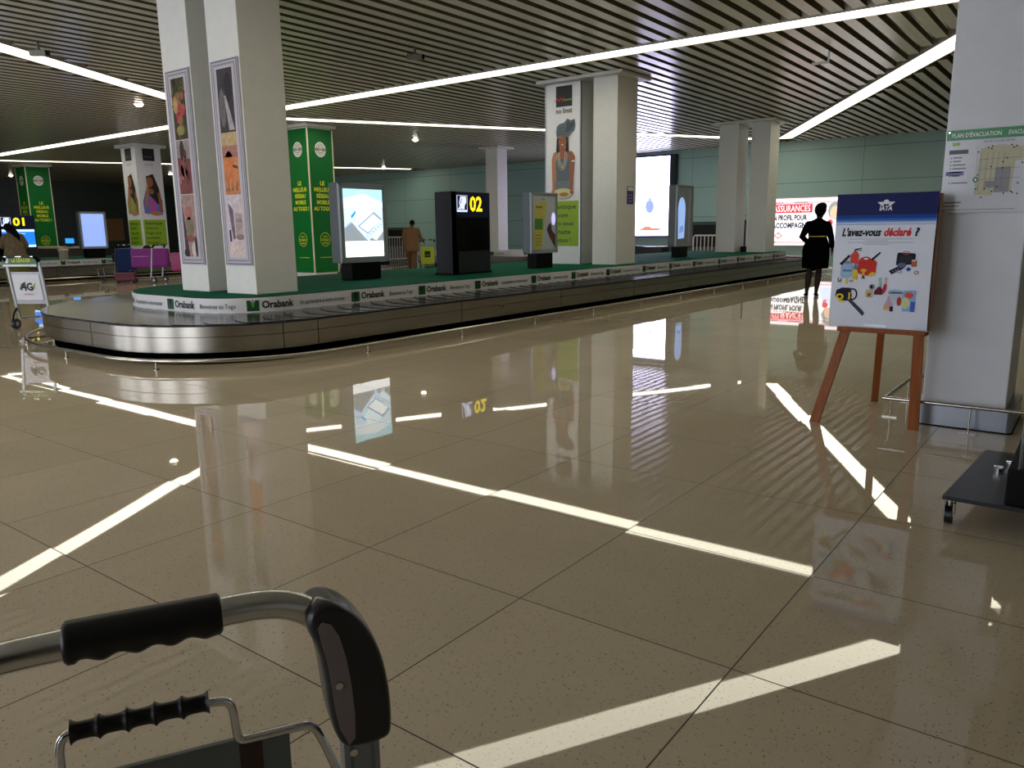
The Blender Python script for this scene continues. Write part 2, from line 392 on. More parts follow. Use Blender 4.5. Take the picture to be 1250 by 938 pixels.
def draw_right(m, a, b_, z0, z1):
    H = z1-z0; W = b_-a
    m.rect(a, z0+H*.67, b_, z1, C('smoke', 64, 58, 60), 2)
    m.ell(a+W*.25, z0+H*.8, .06, .22, C('rock', 112, 106, 104), 3); m.poly([(a+W*.4, z0+H*.86), (a+W*.52, z0+H*.86), (a+W*.95, z0+H*.68), (a+W*.6, z0+H*.68)], C('fall', 176, 172, 178), 4)
    m.ell(a+W*.7, z0+H*.9, .07, .16, C('dusk', 44, 38, 44), 4)
    m.rect(a, z0+H*.60, b_, z0+H*.67, C('sand', 196, 168, 122), 3)
    m.rect(a, z0+H*.34, b_, z0+H*.60, C('orange', 206, 138, 92), 2); m.ell(a+W*.4, z0+H*.48, .10, .20, C('deeporange', 214, 124, 70), 3)
    m.rect(a, z0+H*.54, b_, z0+H*.60, C('rose', 176, 120, 106), 3)
    m.poly([(a+W*.62, z0+H*.5), (a+W*.95, z0+H*.49), (a+W*.95, z0+H*.475), (a+W*.62, z0+H*.485)], C('boat', 90, 46, 34), 4)
    for i, (dx, h) in enumerate(((.1, .10), (.25, .16), (.5, .13), (.8, .18))): m.poly([(a+W*(dx-.05), z0+H*.36), (a+W*(dx+.07), z0+H*.36), (a+W*dx, z0+H*.36+h)], C('hut', 150, 92, 56), 4)
    m.rect(a, z0, b_, z0+H*.33, C('paper', 214, 200, 204), 2); m.poly([(a+W*.08, z0+H*.30), (a+W*.40, z0+H*.26), (a+W*.45, z0+H*.10), (a+W*.28, z0+H*.10)], C('mauve', 120, 100, 118), 3)
    m.rect(a+W*.5, z0+H*.10, b_-.01, z0+H*.24, C('tower', 186, 166, 160), 3)
    for i in range(3): m.ring(a+W*(.6+.14*i), z0+H*.2, .018, .018, .006, C('umber', 50, 38, 40), 4, 12)
    m.rect(a+W*.06, z0+H*.085, a+W*.18, z0+H*.15, C('umber', 50, 38, 40), 4); m.ell(a+W*.75, z0+H*.11, .08, .035, C('stone', 150, 122, 120), 4)
    m.rect(a, z0, b_, z0+H*.08, C('peach', 222, 200, 194), 3)
framed(-9.64, -9.12, .94, 3.31, 'tall silver-framed picture of red fruit and village scenes on the left near column', draw_left)
framed(-8.655, -8.12, .945, 3.30, 'tall silver-framed picture with orange sunset panel on the right near column', draw_right)

# ------------------------------------------------------------------ banners on columns
LIME = mat('lime_print', (140, 176, 26), .5); INK = mat('ink', (22, 22, 24), .5); REDI = mat('red_ink', (196, 40, 48), .5)
YEL = mat('yellow_ink', (206, 214, 40), .5); SKIN1 = mat('print_skin', (150, 92, 62), .5, var=.2); SKIN2 = mat('print_skin_light', (182, 122, 88), .5)
SLATE = mat('print_slate', (92, 104, 112), .5, var=.2, scale=20); HAIRP = mat('print_hair', (30, 22, 20), .5)
def banner_mark(m, u0, w_, v0, h_):     # black square with script
    m.rect(u0, v0, u0+w_, v0+h_, INK, 2)
    m.line([(u0-.05*w_, v0+.28*h_), (u0+.12*w_, v0+.42*h_), (u0+.18*w_, v0+.26*h_), (u0+.3*w_, v0+.45*h_), (u0+.38*w_, v0+.27*h_), (u0+.5*w_, v0+.42*h_)], .05*w_, REDI, 3)
    m.text('moov', u0+.48*w_, v0+.27*h_, .13*h_, LIME, 3, width=.5*w_, bold=.02)
def banner_lady_wrap(m, u, v, k):
    m.poly([(u-.22*k, v), (u+.22*k, v), (u+.24*k, v+.75*k), (u+.10*k, v+.98*k), (u-.12*k, v+.98*k), (u-.24*k, v+.72*k)], SLATE, 2)
    m.poly([(u-.30*k, v+.08*k), (u-.17*k, v), (u-.20*k, v+.75*k), (u-.10*k, v+1.0*k), (u-.26*k, v+.98*k), (u-.32*k, v+.82*k)], SKIN2, 3)
    m.poly([(u+.18*k, v), (u+.30*k, v+.06*k), (u+.36*k, v+.85*k), (u+.28*k, v+.98*k), (u+.10*k, v+1.0*k), (u+.21*k, v+.75*k)], SKIN1, 3)
    m.poly([(u-.12*k, v+.8*k), (u+.12*k, v+.8*k), (u+.16*k, v+1.0*k), (u+.06*k, v+1.1*k), (u-.06*k, v+1.1*k), (u-.16*k, v+1.0*k)], SKIN1, 4)
    for q in (-1, 1): m.poly([(u+q*.05*k, v+1.35*k), (u+q*.17*k, v+1.3*k), (u+q*.19*k, v+.92*k), (u+q*.11*k, v+.95*k)], HAIRP, 4)
    m.ell(u, v+1.22*k, .115*k, .15*k, SKIN1, 5); m.ell(u-.045*k, v+1.25*k, .018*k, .009*k, HAIRP, 6, 8); m.ell(u+.045*k, v+1.25*k, .018*k, .009*k, HAIRP, 6, 8)
    m.ell(u, v+1.15*k, .035*k, .014*k, WHITEPR, 6, 8); m.poly([(u-.012*k, v+1.2*k), (u+.012*k, v+1.2*k), (u, v+1.26*k)], SKIN2, 6)
    SD = mat('print_slate_dark', (66, 76, 84), .5)
    m.poly([(u-.16*k, v+1.31*k), (u-.05*k, v+1.36*k), (u+.08*k, v+1.34*k), (u+.16*k, v+1.30*k), (u+.24*k, v+1.40*k), (u+.33*k, v+1.46*k), (u+.36*k, v+1.60*k), (u+.35*k, v+1.72*k), (u+.24*k, v+1.70*k), (u+.14*k, v+1.75*k), (u+.05*k, v+1.66*k), (u-.08*k, v+1.64*k), (u-.16*k, v+1.58*k), (u-.18*k, v+1.44*k)], SLATE, 6)
    m.poly([(u+.10*k, v+1.42*k), (u+.22*k, v+1.46*k), (u+.32*k, v+1.56*k), (u+.33*k, v+1.70*k), (u+.22*k, v+1.62*k), (u+.16*k, v+1.72*k), (u+.12*k, v+1.58*k)], SD, 7)
    for q in range(3): m.line([(u-.15*k, v+(1.38+.07*q)*k), (u-.02*k, v+(1.41+.07*q)*k), (u+.10*k, v+(1.39+.07*q)*k)], .008, SD, 8)
    for r in (.09, .13, .17): m.ring(u, v+.98*k, r*k, (r*1.6+.16)*k, .014*k, WHITEPR if r < .15 else mat('beads', (190, 176, 120), .5), 7, 20, PI, 2*PI)
    m.ell(u+.02*k, v+.62*k, .03*k, .04*k, mat('beads', (190, 176, 120), .5), 8, 10)
    m.rect(u-.22*k, v+.1*k, u+.22*k, v+.3*k, mat('print_skirt', (108, 118, 122), .5), 4)
    m.ell(u+.02*k, v+.0*k, .28*k, .12*k, mat('print_cloth', (204, 200, 150), .5), 8); m.ell(u+.05*k, v-.03*k, .14*k, .05*k, mat('print_food', (170, 120, 50), .5), 9)
    m.ell(u-.26*k, v+.04*k, .05*k, .05*k, SKIN2, 10, 10); m.ell(u+.28*k, v+.02*k, .05*k, .05*k, SKIN1, 10, 10)
    m.ring(u+.33*k, v+.75*k, .06*k, .02*k, .02*k, WHITEPR, 10, 10)
t = thing('column_banner', 'tall white banner of a woman in grey head wrap on the middle column', 'banner', (-9.38, 14.27, PZ))
m = MB(); W = .42; m.box((-W, -.03, 0), (W, .015, HC-.12-PZ), WHITEPR, .004); m.frame((0, -.03, -PZ), (1, 0, 0), (0, 0, 1), .003)
banner_mark(m, -.165, .40, 3.83, .41); m.text('no limit', -.165, 3.70, .10, INK, 2, width=.40, bold=.02)
banner_lady_wrap(m, .0, 2.08, .86)
m.rect(-.40, .98, .40, 1.92, LIME, 2)
for i, s_ in enumerate(('Atlantique', 'Telecom', 'Togo vous', 'souhaite', 'Woezon !')): m.text(s_, -.34, 1.76-.175*i, .095, INK, 3, width=len(s_)*.068, bold=.01)
m.build('banner_print', t)
m = MB()
for sx in (-1, 1): m.box((min(sx*W, sx*(W+.02)), -.04, 0), (max(sx*W, sx*(W+.02)), .02, HC-.12-PZ), ALU)
m.build('edge_trim', t)
# purple notice on side of the neighbouring column (faces +X)
t = thing('notice_plate', 'small purple notice plate on the side of the middle white column', 'sign', (-8.10, 14.84, 1.83))
m = MB(); m.box((0, -.13, 0), (.012, .13, .36), mat('purple_plate', (70, 52, 110), .4)); m.frame((.012, 0, 0), (0, 1, 0), (0, 0, 1), .002)
m.rect(-.12, .27, .12, .35, WHITEPR, 1); 
for i in range(3): m.rect(-.1, .05+.06*i, .08, .07+.06*i, mat('lilac_text', (150, 140, 190), .5), 1)
m.build('plate', t)

# green wrapped columns
GREEN = mat('green_wrap', (6, 98, 38), .45, var=.05, spec=.2); CREAM = mat('cream_trim', (206, 204, 180), .5)
def green_column(cx, cy, w_, z0, label):   # corner nearest viewer at (cx, cy): faces -Y and +X
    t = thing('wrapped_column', label, 'column', (cx-w_/2, cy+w_/2, 0), 0)
    h = w_/2
    m = MB(); m.box((-h+.03, -h+.03, 0), (h-.03, h-.03, HC-.04), WHITEP); m.build('shaft', t)
    m = MB(); m.box((-h, -h, z0), (h, h, HC-.16), GREEN)
    for (o, u) in (((-h, -h, 0), (1, 0, 0)), ((h, -h, 0), (0, 1, 0))):
        m.frame(o, u, (0, 0, 1), .003)
        c = w_/2
        m.ell(c, 3.68, .20, .21, WHITEPR, 1); m.ring(c, 3.68, .155, .165, .02, mat('olive_print', (120, 116, 60), .5), 2); m.ell(c, 3.68, .10, .11, mat('olive_print', (120, 116, 60), .5), 2)
        m.ell(c, 3.68, .075, .085, WHITEPR, 3); m.rect(c-.2, 3.645, c+.2, 3.715, mat('grey_print', (120, 124, 120), .5), 4); m.text('TOGO', c, 3.66, .04, WHITEPR, 5, align='C')
        for i, s_ in enumerate(('LE', 'MEILLEUR', 'RÉSEAU', 'MOBILE', 'AU TOGO !')): m.text(s_, c, 2.68-.18*i, .115, YEL, 2, align='C', width=(len(s_)*.078), bold=.03)
        m.ring(c, 1.13, .185, .2, .014, YEL, 1); m.text('100%', c, 1.18, .06, YEL, 2, align='C'); m.text('TOGO', c-.01, 1.08, .07, YEL, 2, align='C', bold=.02); m.rect(c-.1, 1.01, c+.1, 1.03, YEL, 2)
        m.rect(c-.22, .60, c+.24, .615, YEL, 1)
    m.build('green_cladding', t)
    m = MB()
    for (a, c) in ((-h, -h), (h, -h), (h, h)): m.box((a-.016, c-.016, z0), (a+.016, c+.016, HC-.16), CREAM)
    m.build('corner_trim', t)
    m = MB(); m.box((-h-.1, -h-.1, HC-.12), (h+.1, h+.1, HC-.035), WHITEP, .01); m.build('ceiling_collar', t)
green_column(-18.5, 14.93, .90, .17, 'green wrapped column with yellow slogan behind the twin framed columns')
green_column(-37.3, 15.0, .96, .17, 'green wrapped column with yellow slogan at far left beside the 01 cabinet')

# far banner column (woman in coloured dress)
def far_banner_column():
    cx, cy, w_ = -26.82, 14.3, .92; h = w_/2
    t = thing('banner_column', 'white column with lime panels and two women posters, behind the purple suitcase', 'column', (cx-h, cy+h, PZ))
    m = MB(); m.box((-h, -h, 0), (h, h, HC-.05-PZ), WHITEPR); m.build('shaft', t)
    m = MB()
    for k, (o, u) in enumerate((((-h, -h, -PZ), (1, 0, 0)), ((h, -h, -PZ), (0, 1, 0)))):
        m.frame(o, u, (0, 0, 1), .004); c = h
        m.rect(c-.2, 3.83, c+.22, 4.24, INK, 2); m.text('moov', c, 3.93, .08, mat('grey_print', (120, 124, 120), .5), 3, align='C'); m.text('no limit', c, 3.68, .07, mat('grey_print', (120, 124, 120), .5), 3, align='C')
        A = mat('print_yellowdress', (150, 136, 60), .5, var=.3) if k == 0 else mat('print_bluedress', (110, 120, 190), .5, var=.3)
        B = mat('print_greendress', (150, 160, 80), .5) if k == 0 else mat('print_pinkdress', (176, 92, 168), .5)
        m.poly([(c-.32, 2.05), (c+.34, 2.0), (c+.36, 2.5), (c+.2, 2.85), (c-.2, 2.85), (c-.34, 2.45)], A, 2)
        m.ell(c, 2.3, .16, .3, B, 3); m.ell(c+.1, 2.06, .2, .08, mat('print_coral', (190, 120, 100), .5), 4)
        m.poly([(c-.16, 3.3), (c+.1, 3.4), (c+.28, 2.9), (c+.34, 2.3), (c+.16, 2.4), (c-.1, 2.7)], HAIRP, 3)
        m.ell(c-.04, 3.12, .12, .18, SKIN1, 5); m.poly([(c-.3, 2.3), (c-.2, 2.3), (c-.08, 3.0), (c-.16, 3.02)], SKIN2, 6)
        m.ell(c-.02, 2.8, .1, .1, SKIN1, 4); m.poly([(c+.26, 2.1), (c+.36, 2.1), (c+.3, 2.8), (c+.2, 2.75)], SKIN1, 5)
        m.rect(.06, .96, w_-.06, 1.84, LIME, 2)
        for i, s_ in enumerate(('Atlantique', 'Telecom', 'Togo vous', 'souhaite', 'Woezon !')): m.text(s_, .12, 1.68-.165*i, .08, INK, 3, width=len(s_)*.062, bold=.01)
    m.build('poster_print', t)
    m = MB(); m.box((-h-.15, -h-.15, HC-.14-PZ), (h+.15, h+.15, HC-.035-PZ), WHITEP, .01); m.build('ceiling_collar', t)
far_banner_column()

# ------------------------------------------------------------------ baggage carousels
def loop_path(xr, xl, yn, yf, rnr, rnl, rf):
    """closed outline, counter-clockwise from the near end of the right straight; equal piece counts keep outlines in step"""
    pts = []
    def ln(a, b_, n):
        for i in range(n): pts.append((a[0]+(b_[0]-a[0])*i/n, a[1]+(b_[1]-a[1])*i/n))
    def arc(cx, cy, r, a0, a1, n):
        for i in range(n): t = a0+(a1-a0)*i/n; pts.append((cx+r*math.cos(t), cy+r*math.sin(t)))
    ln((xr, yn+rnr), (xr, yf-rf), 70); arc(xr-rf, yf-rf, rf, 0, PI/2, 16)
    ln((xr-rf, yf), (xl+rf, yf), 8); arc(xl+rf, yf-rf, rf, PI/2, PI, 16)
    ln((xl, yf-rf), (xl, yn+rnl), 60); arc(xl+rnl, yn+rnl, rnl, PI, 1.5*PI, 28)
    ln((xl+rnl, yn), (xr-rnr, yn), 8); arc(xr-rnr, yn+rnr, rnr, 1.5*PI, 2*PI, 24)
    return pts
BELT = mat('belt_plate_rubber', (40, 38, 33), .16, 0, var=.05); BELT2 = mat('belt_plate_edge', (30, 28, 26), .5)
CARPET = mat('green_carpet', (6, 88, 66), .8, var=.12, scale=60, bump=.3, spec=.05); FASCIA = mat('white_fascia', (204, 204, 204), .4)
LOGOG = mat('logo_green', (14, 70, 30), .5); LOGOL = mat('logo_light_green', (96, 150, 60), .5)
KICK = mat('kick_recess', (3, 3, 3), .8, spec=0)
SKIRT = mat('brushed_skirt_steel', (150, 146, 136), .24, 1, var=.08, scale=1.2)
def carousel(name_label, dx, dy, yf, n_text, post_step):
    t = thing('baggage_carousel', name_label, 'baggage carousel', (dx, dy, 0))
    outer = loop_path(-6.80, -12.2, 3.98, yf+1.0, 1.5, 2.8, 1.6)
    inner = loop_path(-7.77, -11.05, 5.04, yf, .72, 1.55, .7)
    n = len(outer)
    def cum(p):
        c = [0]
        for i in range(len(p)): a, q = p[i], p[(i+1) % len(p)]; c.append(c[-1]+math.hypot(q[0]-a[0], q[1]-a[1]))
        return c
    def wall(m, p, z0, z1, M_, flip=False):
        k = len(p); vs = [(x, y, z0) for x, y in p]+[(x, y, z1) for x, y in p]
        fs = [((i, (i+1) % k, (i+1) % k+k, i+k)) for i in range(k)]
        if flip: fs = [tuple(reversed(f)) for f in fs]
        m.add(vs, fs, M_, True)
    def strip(m, p, q, z0, z1, M_):
        k = len(p); m.add([(x, y, z0) for x, y in p]+[(x, y, z1) for x, y in q], [(i, (i+1) % k, (i+1) % k+k, i+k) for i in range(k)], M_, False)
    def off(p, d):
        r = []
        for i in range(len(p)):
            a, c = p[i-1], p[(i+1) % len(p)]; tx, ty = c[0]-a[0], c[1]-a[1]; L_ = math.hypot(tx, ty); r.append((p[i][0]+ty/L_*d, p[i][1]-tx/L_*d))
        return r
    # skirt with a seam and small vertical joints
    m = MB(); wall(m, outer, .13, .29, SKIRT); wall(m, off(outer, .003), .287, .291, KICK); wall(m, off(outer, .001), .29, .405, SKIRT)
    co = cum(outer); s_ = 0; i = 0
    while s_ < co[-1]:
        while co[i+1] < s_: i += 1
        a, c = outer[i], outer[(i+1) % n]; f = (s_-co[i])/(co[i+1]-co[i]); x, y = a[0]+(c[0]-a[0])*f, a[1]+(c[1]-a[1])*f
        tx, ty = c[0]-a[0], c[1]-a[1]; L_ = math.hypot(tx, ty); tx /= L_; ty /= L_
        m.add([(x+ty*.003, y-tx*.003, .13), (x+tx*.006+ty*.003, y+ty*.006-tx*.003, .13), (x+tx*.006+ty*.003, y+ty*.006-tx*.003, .405), (x+ty*.003, y-tx*.003, .405)], [(0, 1, 2, 3)], KICK)
        s_ += 2.4
    m.build('side_skirt', t)
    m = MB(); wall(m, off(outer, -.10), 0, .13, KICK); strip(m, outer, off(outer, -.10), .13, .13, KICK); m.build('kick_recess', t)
    m = MB(); strip(m, off(outer, .012), off(outer, -.02), .408, .412, BELT2); wall(m, off(outer, .012), .396, .408, BELT2); m.build('edge_trim', t)
    # overlapping crescent plates
    m = MB()
    ci = cum(inner); N_ = int(co[-1]/.30); rows = 6
    def at(pth, cc, f):
        L_ = f*cc[-1]; lo, hi = 0, len(cc)-1
        while hi-lo > 1:
            mid = (lo+hi)//2
            if cc[mid] <= L_: lo = mid
            else: hi = mid
        a, c = pth[lo], pth[(lo+1) % len(pth)]; g = (L_-cc[lo])/max(1e-9, cc[lo+1]-cc[lo]); return (a[0]+(c[0]-a[0])*g, a[1]+(c[1]-a[1])*g)
    # piece-wise index mapping: outer/inner stay in step by index
    def pos(idx, tt):
        idx %= n; i0 = int(idx); f = idx-i0; a, c = outer[i0], outer[(i0+1) % n]; e, g = inner[i0], inner[(i0+1) % n]
        ox_, oy_ = a[0]+(c[0]-a[0])*f, a[1]+(c[1]-a[1])*f; ix, iy = e[0]+(g[0]-e[0])*f, e[1]+(g[1]-e[1])*f
        return ox_+(ix-ox_)*tt, oy_+(iy-oy_)*tt
    import bisect
    avg = [(a+c)/2 for a, c in zip(co, ci)]
    def idx_of(s): 
        k = bisect.bisect_right(avg, s)-1; k = min(max(k, 0), n-1); return k+(s-avg[k])/max(1e-9, avg[k+1]-avg[k])
    Lt = avg[-1]; N_ = int(Lt/.28); st = Lt/N_
    for j in range(N_):
        vs = []; fs = []
        for k in range(5):
            ss = st*(j+(k/4)*1.22)
            for r in range(rows+1):
                tt = -.004+1.0*r/rows; bul = .16*(1-(2*tt-1)**2)
                s2 = ss-bul
                x, y = pos(idx_of(s2 % Lt), tt); z = .422-.010*(k/4)
                vs.append((x, y, z))
        for k in range(4):
            for r in range(rows): a = k*(rows+1)+r; fs.append((a, a+rows+1, a+rows+2, a+1))
        m.add(vs, [tuple(reversed(f)) for f in fs], BELT, False)
        e = [vs[r] for r in range(rows+1)]; m.add(e+[(x, y, z-.012) for x, y, z in e], [(r, r+1, r+rows+2, r+rows+1) for r in range(rows)], BELT2)
    m.build('belt_plates', t)
    # fascia band and carpeted island top
    m = MB(); wall(m, inner, .40, .59, FASCIA); strip(m, inner, off(inner, -.015), .59, .59, FASCIA); band = m.build('fascia_band', t)
    m = MB(); q = off(inner, -.012); m.add([(x, y, PZ-.003) for x, y in q], [tuple(range(len(q)))], CARPET); m.build('island_carpet', t)
    # printing wrapped round the fascia by running length: s equals Y on the right straight
    y_start = inner[0][1]
    def mp(s, z):
        L_ = (s-y_start) % ci[-1]; k = bisect.bisect_right(ci, L_)-1; k = min(k, n-1); a, c = inner[k], inner[(k+1) % n]; g = (L_-ci[k])/max(1e-9, ci[k+1]-ci[k])
        tx, ty = c[0]-a[0], c[1]-a[1]; Q = math.hypot(tx, ty) or 1
        return (a[0]+tx*g+ty/Q*.004, a[1]+ty*g-tx/Q*.004, z)
    s = 6.83-1.5-1.25-1.5; pat = [1.5, 1.25, 1.5, 1.25, 1.25, 1.5, 1.25, 1.25, 1.5, 1.25, 1.25, 1.5, 1.25, 1.25, 1.5, 1.25, 1.25]
    for w_ in pat[:n_text]:
        z0 = .437; m = MB()
        m.add([mp(s, z0), mp(s+.07, z0), mp(s+.07, z0+.125), mp(s, z0+.125)], [(0, 1, 2, 3)], LOGOG); m.add([mp(s+.07, z0), mp(s+.14, z0), mp(s+.14, z0+.125), mp(s+.07, z0+.125)], [(0, 1, 2, 3)], LOGOG)
        m.add([mp(s+.04, z0+.126), mp(s+.07, z0+.085), mp(s+.10, z0+.126)], [(0, 1, 2)], FASCIA)
        m.add([mp(s+.045, z0+.10), mp(s+.07, z0+.03), mp(s+.095, z0+.10), mp(s+.07, z0+.075)], [(0, 1, 2, 3)], LOGOL)
        m.build('logo_mark', band); m = MB(); m.text('Orabank', s+.17, z0+.030, .085, INK, width=.42, bold=.03, mp=mp); m.build('brand_lettering', band)
        ph = 'Bienvenue au Togo' if w_ < 1.3 else 'Un partenaire à votre écoute'; tw = .45 if w_ < 1.3 else .70; full = text_shape(ph, .01)[2]; done = ''
        for wd in ph.split(' '):
            x0_ = (text_shape(done+'.', .01)[2]-text_shape('.', .01)[2]) if done else 0
            m = MB(); m.text(wd, s+.68+x0_*tw/full, z0+.035, .055, mat('grey_ink', (70, 70, 74), .5), width=text_shape(wd, .01)[2]*tw/full, bold=.01, mp=mp); m.build('slogan_word_lettering', band); done += wd+' '
        s += w_
    # low bumper rail with its posts
    rail = loop_path(-6.52, -12.45, 3.82, yf+1.28, 1.62, 2.95, 1.7)
    m = MB(); m.tube([(x, y, .088) for x, y in rail], .021, STEEL, 10, closed=True); m.build('bumper_rail', t)
    cr = cum(rail); s_ = .5; k_ = 0; lim = cr[-1] if post_step < 2 else cr[-1]
    while s_ < lim-.3:
        k = bisect.bisect_right(cr, s_)-1; a = rail[k]; c = rail[(k+1) % n]; g = (s_-cr[k])/(cr[k+1]-cr[k]); x, y = a[0]+(c[0]-a[0])*g, a[1]+(c[1]-a[1])*g
        tx, ty = c[0]-a[0], c[1]-a[1]; Q = math.hypot(tx, ty); tx /= Q; ty /= Q
        if x > -9.8 or y < 6 or post_step > 2:
            m = MB(); m.tube([(x, y, 0), (x, y, .075)], .009, STEEL, 8); m.tube([(x, y, 0), (x, y, .006)], .028, STEEL, 12); m.tube([(x, y, .082), (x-ty*.20, y+tx*.20, .082)], .007, KICK, 6); m.build('rail_post', t)
        s_ += post_step
    # key switch on the skirt
    m = MB(); Y = 8.75; m.tube([(-6.80, Y, .27), (-6.785, Y, .27)], .028, mat('brass', (170, 130, 60), .3, 1), 16); m.tube([(-6.79, Y, .27), (-6.78, Y, .27)], .012, BLACK, 12); m.build('key_switch', t)
    return t
carousel('large steel baggage carousel in the foreground with green island and white branded band', 0, 0, 24.6, 17, 1.62)
carousel('steel baggage carousel far left behind the trolleys, around the 01 cabinet', -18.2, .3, 24.0, 17, 3.3)

# third, farther carousel: only its branded band and skirt show behind the slim white column
t = thing('baggage_carousel', 'distant low carousel with white branded band behind the slim white column', 'baggage carousel', (-19.2, 23.6, 0))
m = MB(); m.box((-2.4, -1.1, .12), (2.6, 2.2, .40), SKIRT); m.build('side_skirt', t)
m = MB(); m.box((-2.0, -.55, .40), (2.2, 1.8, .58), FASCIA, .01); m.frame((-2.0, -.55, .4), (1, 0, 0), (0, 0, 1), .004)
for i in range(3):
    m.rect(.2+1.3*i, .03, .36+1.3*i, .15, LOGOG, 1); m.text('Orabank', .44+1.3*i, .06, .075, INK, 1, width=.4)
m.frame((2.2, -.55, .4), (0, 1, 0), (0, 0, 1), .004); m.rect(.2, .03, .36, .15, LOGOG, 1); m.text('Orabank', .44, .06, .075, INK, 1, width=.4)
m.build('fascia_band', t)
m = MB(); m.box((-2.2, -.95, 0), (2.4, 2.0, .12), KICK); m.build('kick_recess', t)

# ------------------------------------------------------------------ lit displays on the islands (they face +X)
def display(x, y0, y1, z0, z1, depth, label, draw, ped=(.25, .30), bez=.07, base=PZ):
    t = thing('advertising_display', label, 'display', (x, (y0+y1)/2, base)); H = (y1-y0)/2
    m = MB(); m.box((-depth, -H, z0-base), (-.03, H, z1-base), GREYF, .012); m.box((-.03, -H, z0-base), (0, H, z1-base), BEZEL); m.build('housing', t)
    m = MB(); m.frame((0, -H, z0-base), (0, 1, 0), (0, 0, 1), .002); draw(m, bez, bez, 2*H-bez, z1-z0-bez); m.build('screen', t)
    m = MB(); m.box((-depth*.5-ped[0]/2, -ped[1], 0), (-depth*.5+ped[0]/2, ped[1], z0-base), BLACK, .01); m.build('pedestal', t)
    m = MB(); f = .018
    for a in ((0, 0, 2*H, .03), (0, z1-z0-.03, 2*H, z1-z0), (0, 0, .03, z1-z0), (2*H-.03, 0, 2*H, z1-z0)):
        m.box((0, a[0]-H, a[1]+z0-base), (f, a[2]-H, a[3]+z0-base), BEZEL)
    m.build('front_bezel', t)
def scr1(m, a, b_, c, d):
    H = d-b_; W = c-a; E = 1.0; q = b_+H*.235
    G = lambda n, r, g, bl, s=E: glow('aerial_'+n, (r, g, bl), s)
    m.rect(a, b_, c, q, G('white', 250, 252, 255, 1.25), 1)
    m.rect(a, q, c, d, G('haze', 206, 234, 250, 1.1), 1)
    m.poly([(a, q+H*.50), (c, q+H*.56), (c, d), (a, d)], G('sky', 176, 232, 246, 1.05), 2)
    m.poly([(a, q), (c, q), (c, q+H*.14), (a+W*.6, q+H*.02), (a+W*.18, q+H*.28), (a, q+H*.2)], G('ground', 150, 160, 168, .85), 2)
    m.poly([(a, q+H*.62), (a+W*.5, q+H*.7), (c, q+H*.58), (c, q+H*.50), (a, q+H*.50)], G('cloud', 232, 246, 252, 1.15), 2.5)
    m.poly([(a+W*.22, q+H*.40), (a+W*.50, q+H*.58), (a+W*.72, q+H*.42), (a+W*.40, q+H*.28)], G('hall', 226, 244, 250, 1.3), 3)
    m.poly([(a+W*.32, q+H*.22), (a+W*.76, q+H*.44), (a+W*.97, q+H*.33), (a+W*.58, q+H*.10)], G('roofshade', 150, 168, 190), 4)
    m.poly([(a+W*.38, q+H*.22), (a+W*.74, q+H*.40), (a+W*.92, q+H*.31), (a+W*.58, q+H*.13)], G('roof', 240, 250, 252, 1.3), 5)
    m.line([(a+W*.26, q+H*.26), (a+W*.3, q+H*.21), (a+W*.52, q+H*.06), (a+W*.62, q)], W*.035, G('ramp', 206, 220, 246, 1.1), 5)
    m.poly([(a+W*.70, q+H*.04), (a+W*.80, q+H*.01), (a+W*.96, q+H*.12), (a+W*.93, q+H*.16)], G('annex', 226, 232, 236, 1.1), 5)
    for i in range(6): m.line([(a+W*(.55+.07*i), q+H*(.08+.035*i)), (a+W*(.60+.07*i), q+H*(.055+.035*i))], .012, G('cars', 110, 130, 150, .8), 6)
    m.poly([(a+W*.16, q+H*.37), (a+W*.30, q+H*.46), (a+W*.28, q+H*.40), (a+W*.18, q+H*.33)], G('blue', 40, 150, 220), 4)
    m.poly([(a+W*.02, q+H*.20), (a+W*.16, q+H*.26), (a+W*.18, q+H*.30), (a+W*.03, q+H*.24)], G('lav', 170, 190, 240), 4)
    m.ell(a+W*.2, b_+H*.11, W*.03, W*.03, G('mark', 205, 232, 205, 1.1), 3); m.rect(a+W*.3, b_+H*.10, a+W*.75, b_+H*.115, G('line', 232, 236, 242, 1.1), 3)
display(-9.2, 7.94, 8.90, .865, 2.05, .22, 'brightly lit display of an airport aerial view beside the near columns', scr1, bez=.085)
def scr2(m, a, b_, c, d):
    W, H = c-a, d-b_
    m.rect(a, b_, c, d, mat('poster_pale', (176, 184, 184), .3), 1)
    m.poly([(a+W*.02, b_), (a+W*.35, b_), (a+W*.62, b_+H*.9), (a+W*.08, b_+H*.88)], mat('poster_yellow', (186, 180, 84), .4, var=.1), 2)
    m.rect(a+W*.06, b_+H*.38, a+W*.42, b_+H*.58, mat('poster_green', (72, 128, 62), .4), 3)
    m.text('moov', a+W*.12, b_+H*.78, .055, INK, 3, width=W*.3, bold=.02)
    for i in range(4): m.rect(a+W*.08, b_+H*(.08+.06*i), a+W*.36, b_+H*(.10+.06*i), mat('poster_olive', (140, 136, 60), .4), 3)
    m.poly([(a+W*.60, b_+H*.38), (a+W*.72, b_+H*.5), (a+W*.86, b_+H*.35), (c, b_+H*.28), (c, b_+H*.02), (a+W*.68, b_+H*.28)], mat('poster_brown', (86, 50, 46), .4), 3)
    m.ell(a+W*.76, b_+H*.42, .05, .07, mat('poster_navy', (50, 48, 84), .4), 4); m.text('Moov', a+W*.35, b_+H*.93, .04, mat('grey_ink', (70, 70, 74), .5), 3, width=W*.18)
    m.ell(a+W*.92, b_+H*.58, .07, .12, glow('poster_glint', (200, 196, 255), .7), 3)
display(-8.7, 12.13, 13.0, .885, 2.02, .20, 'unlit display with yellow and green poster in front of the head-wrap banner', scr2, ped=(.22, .27))
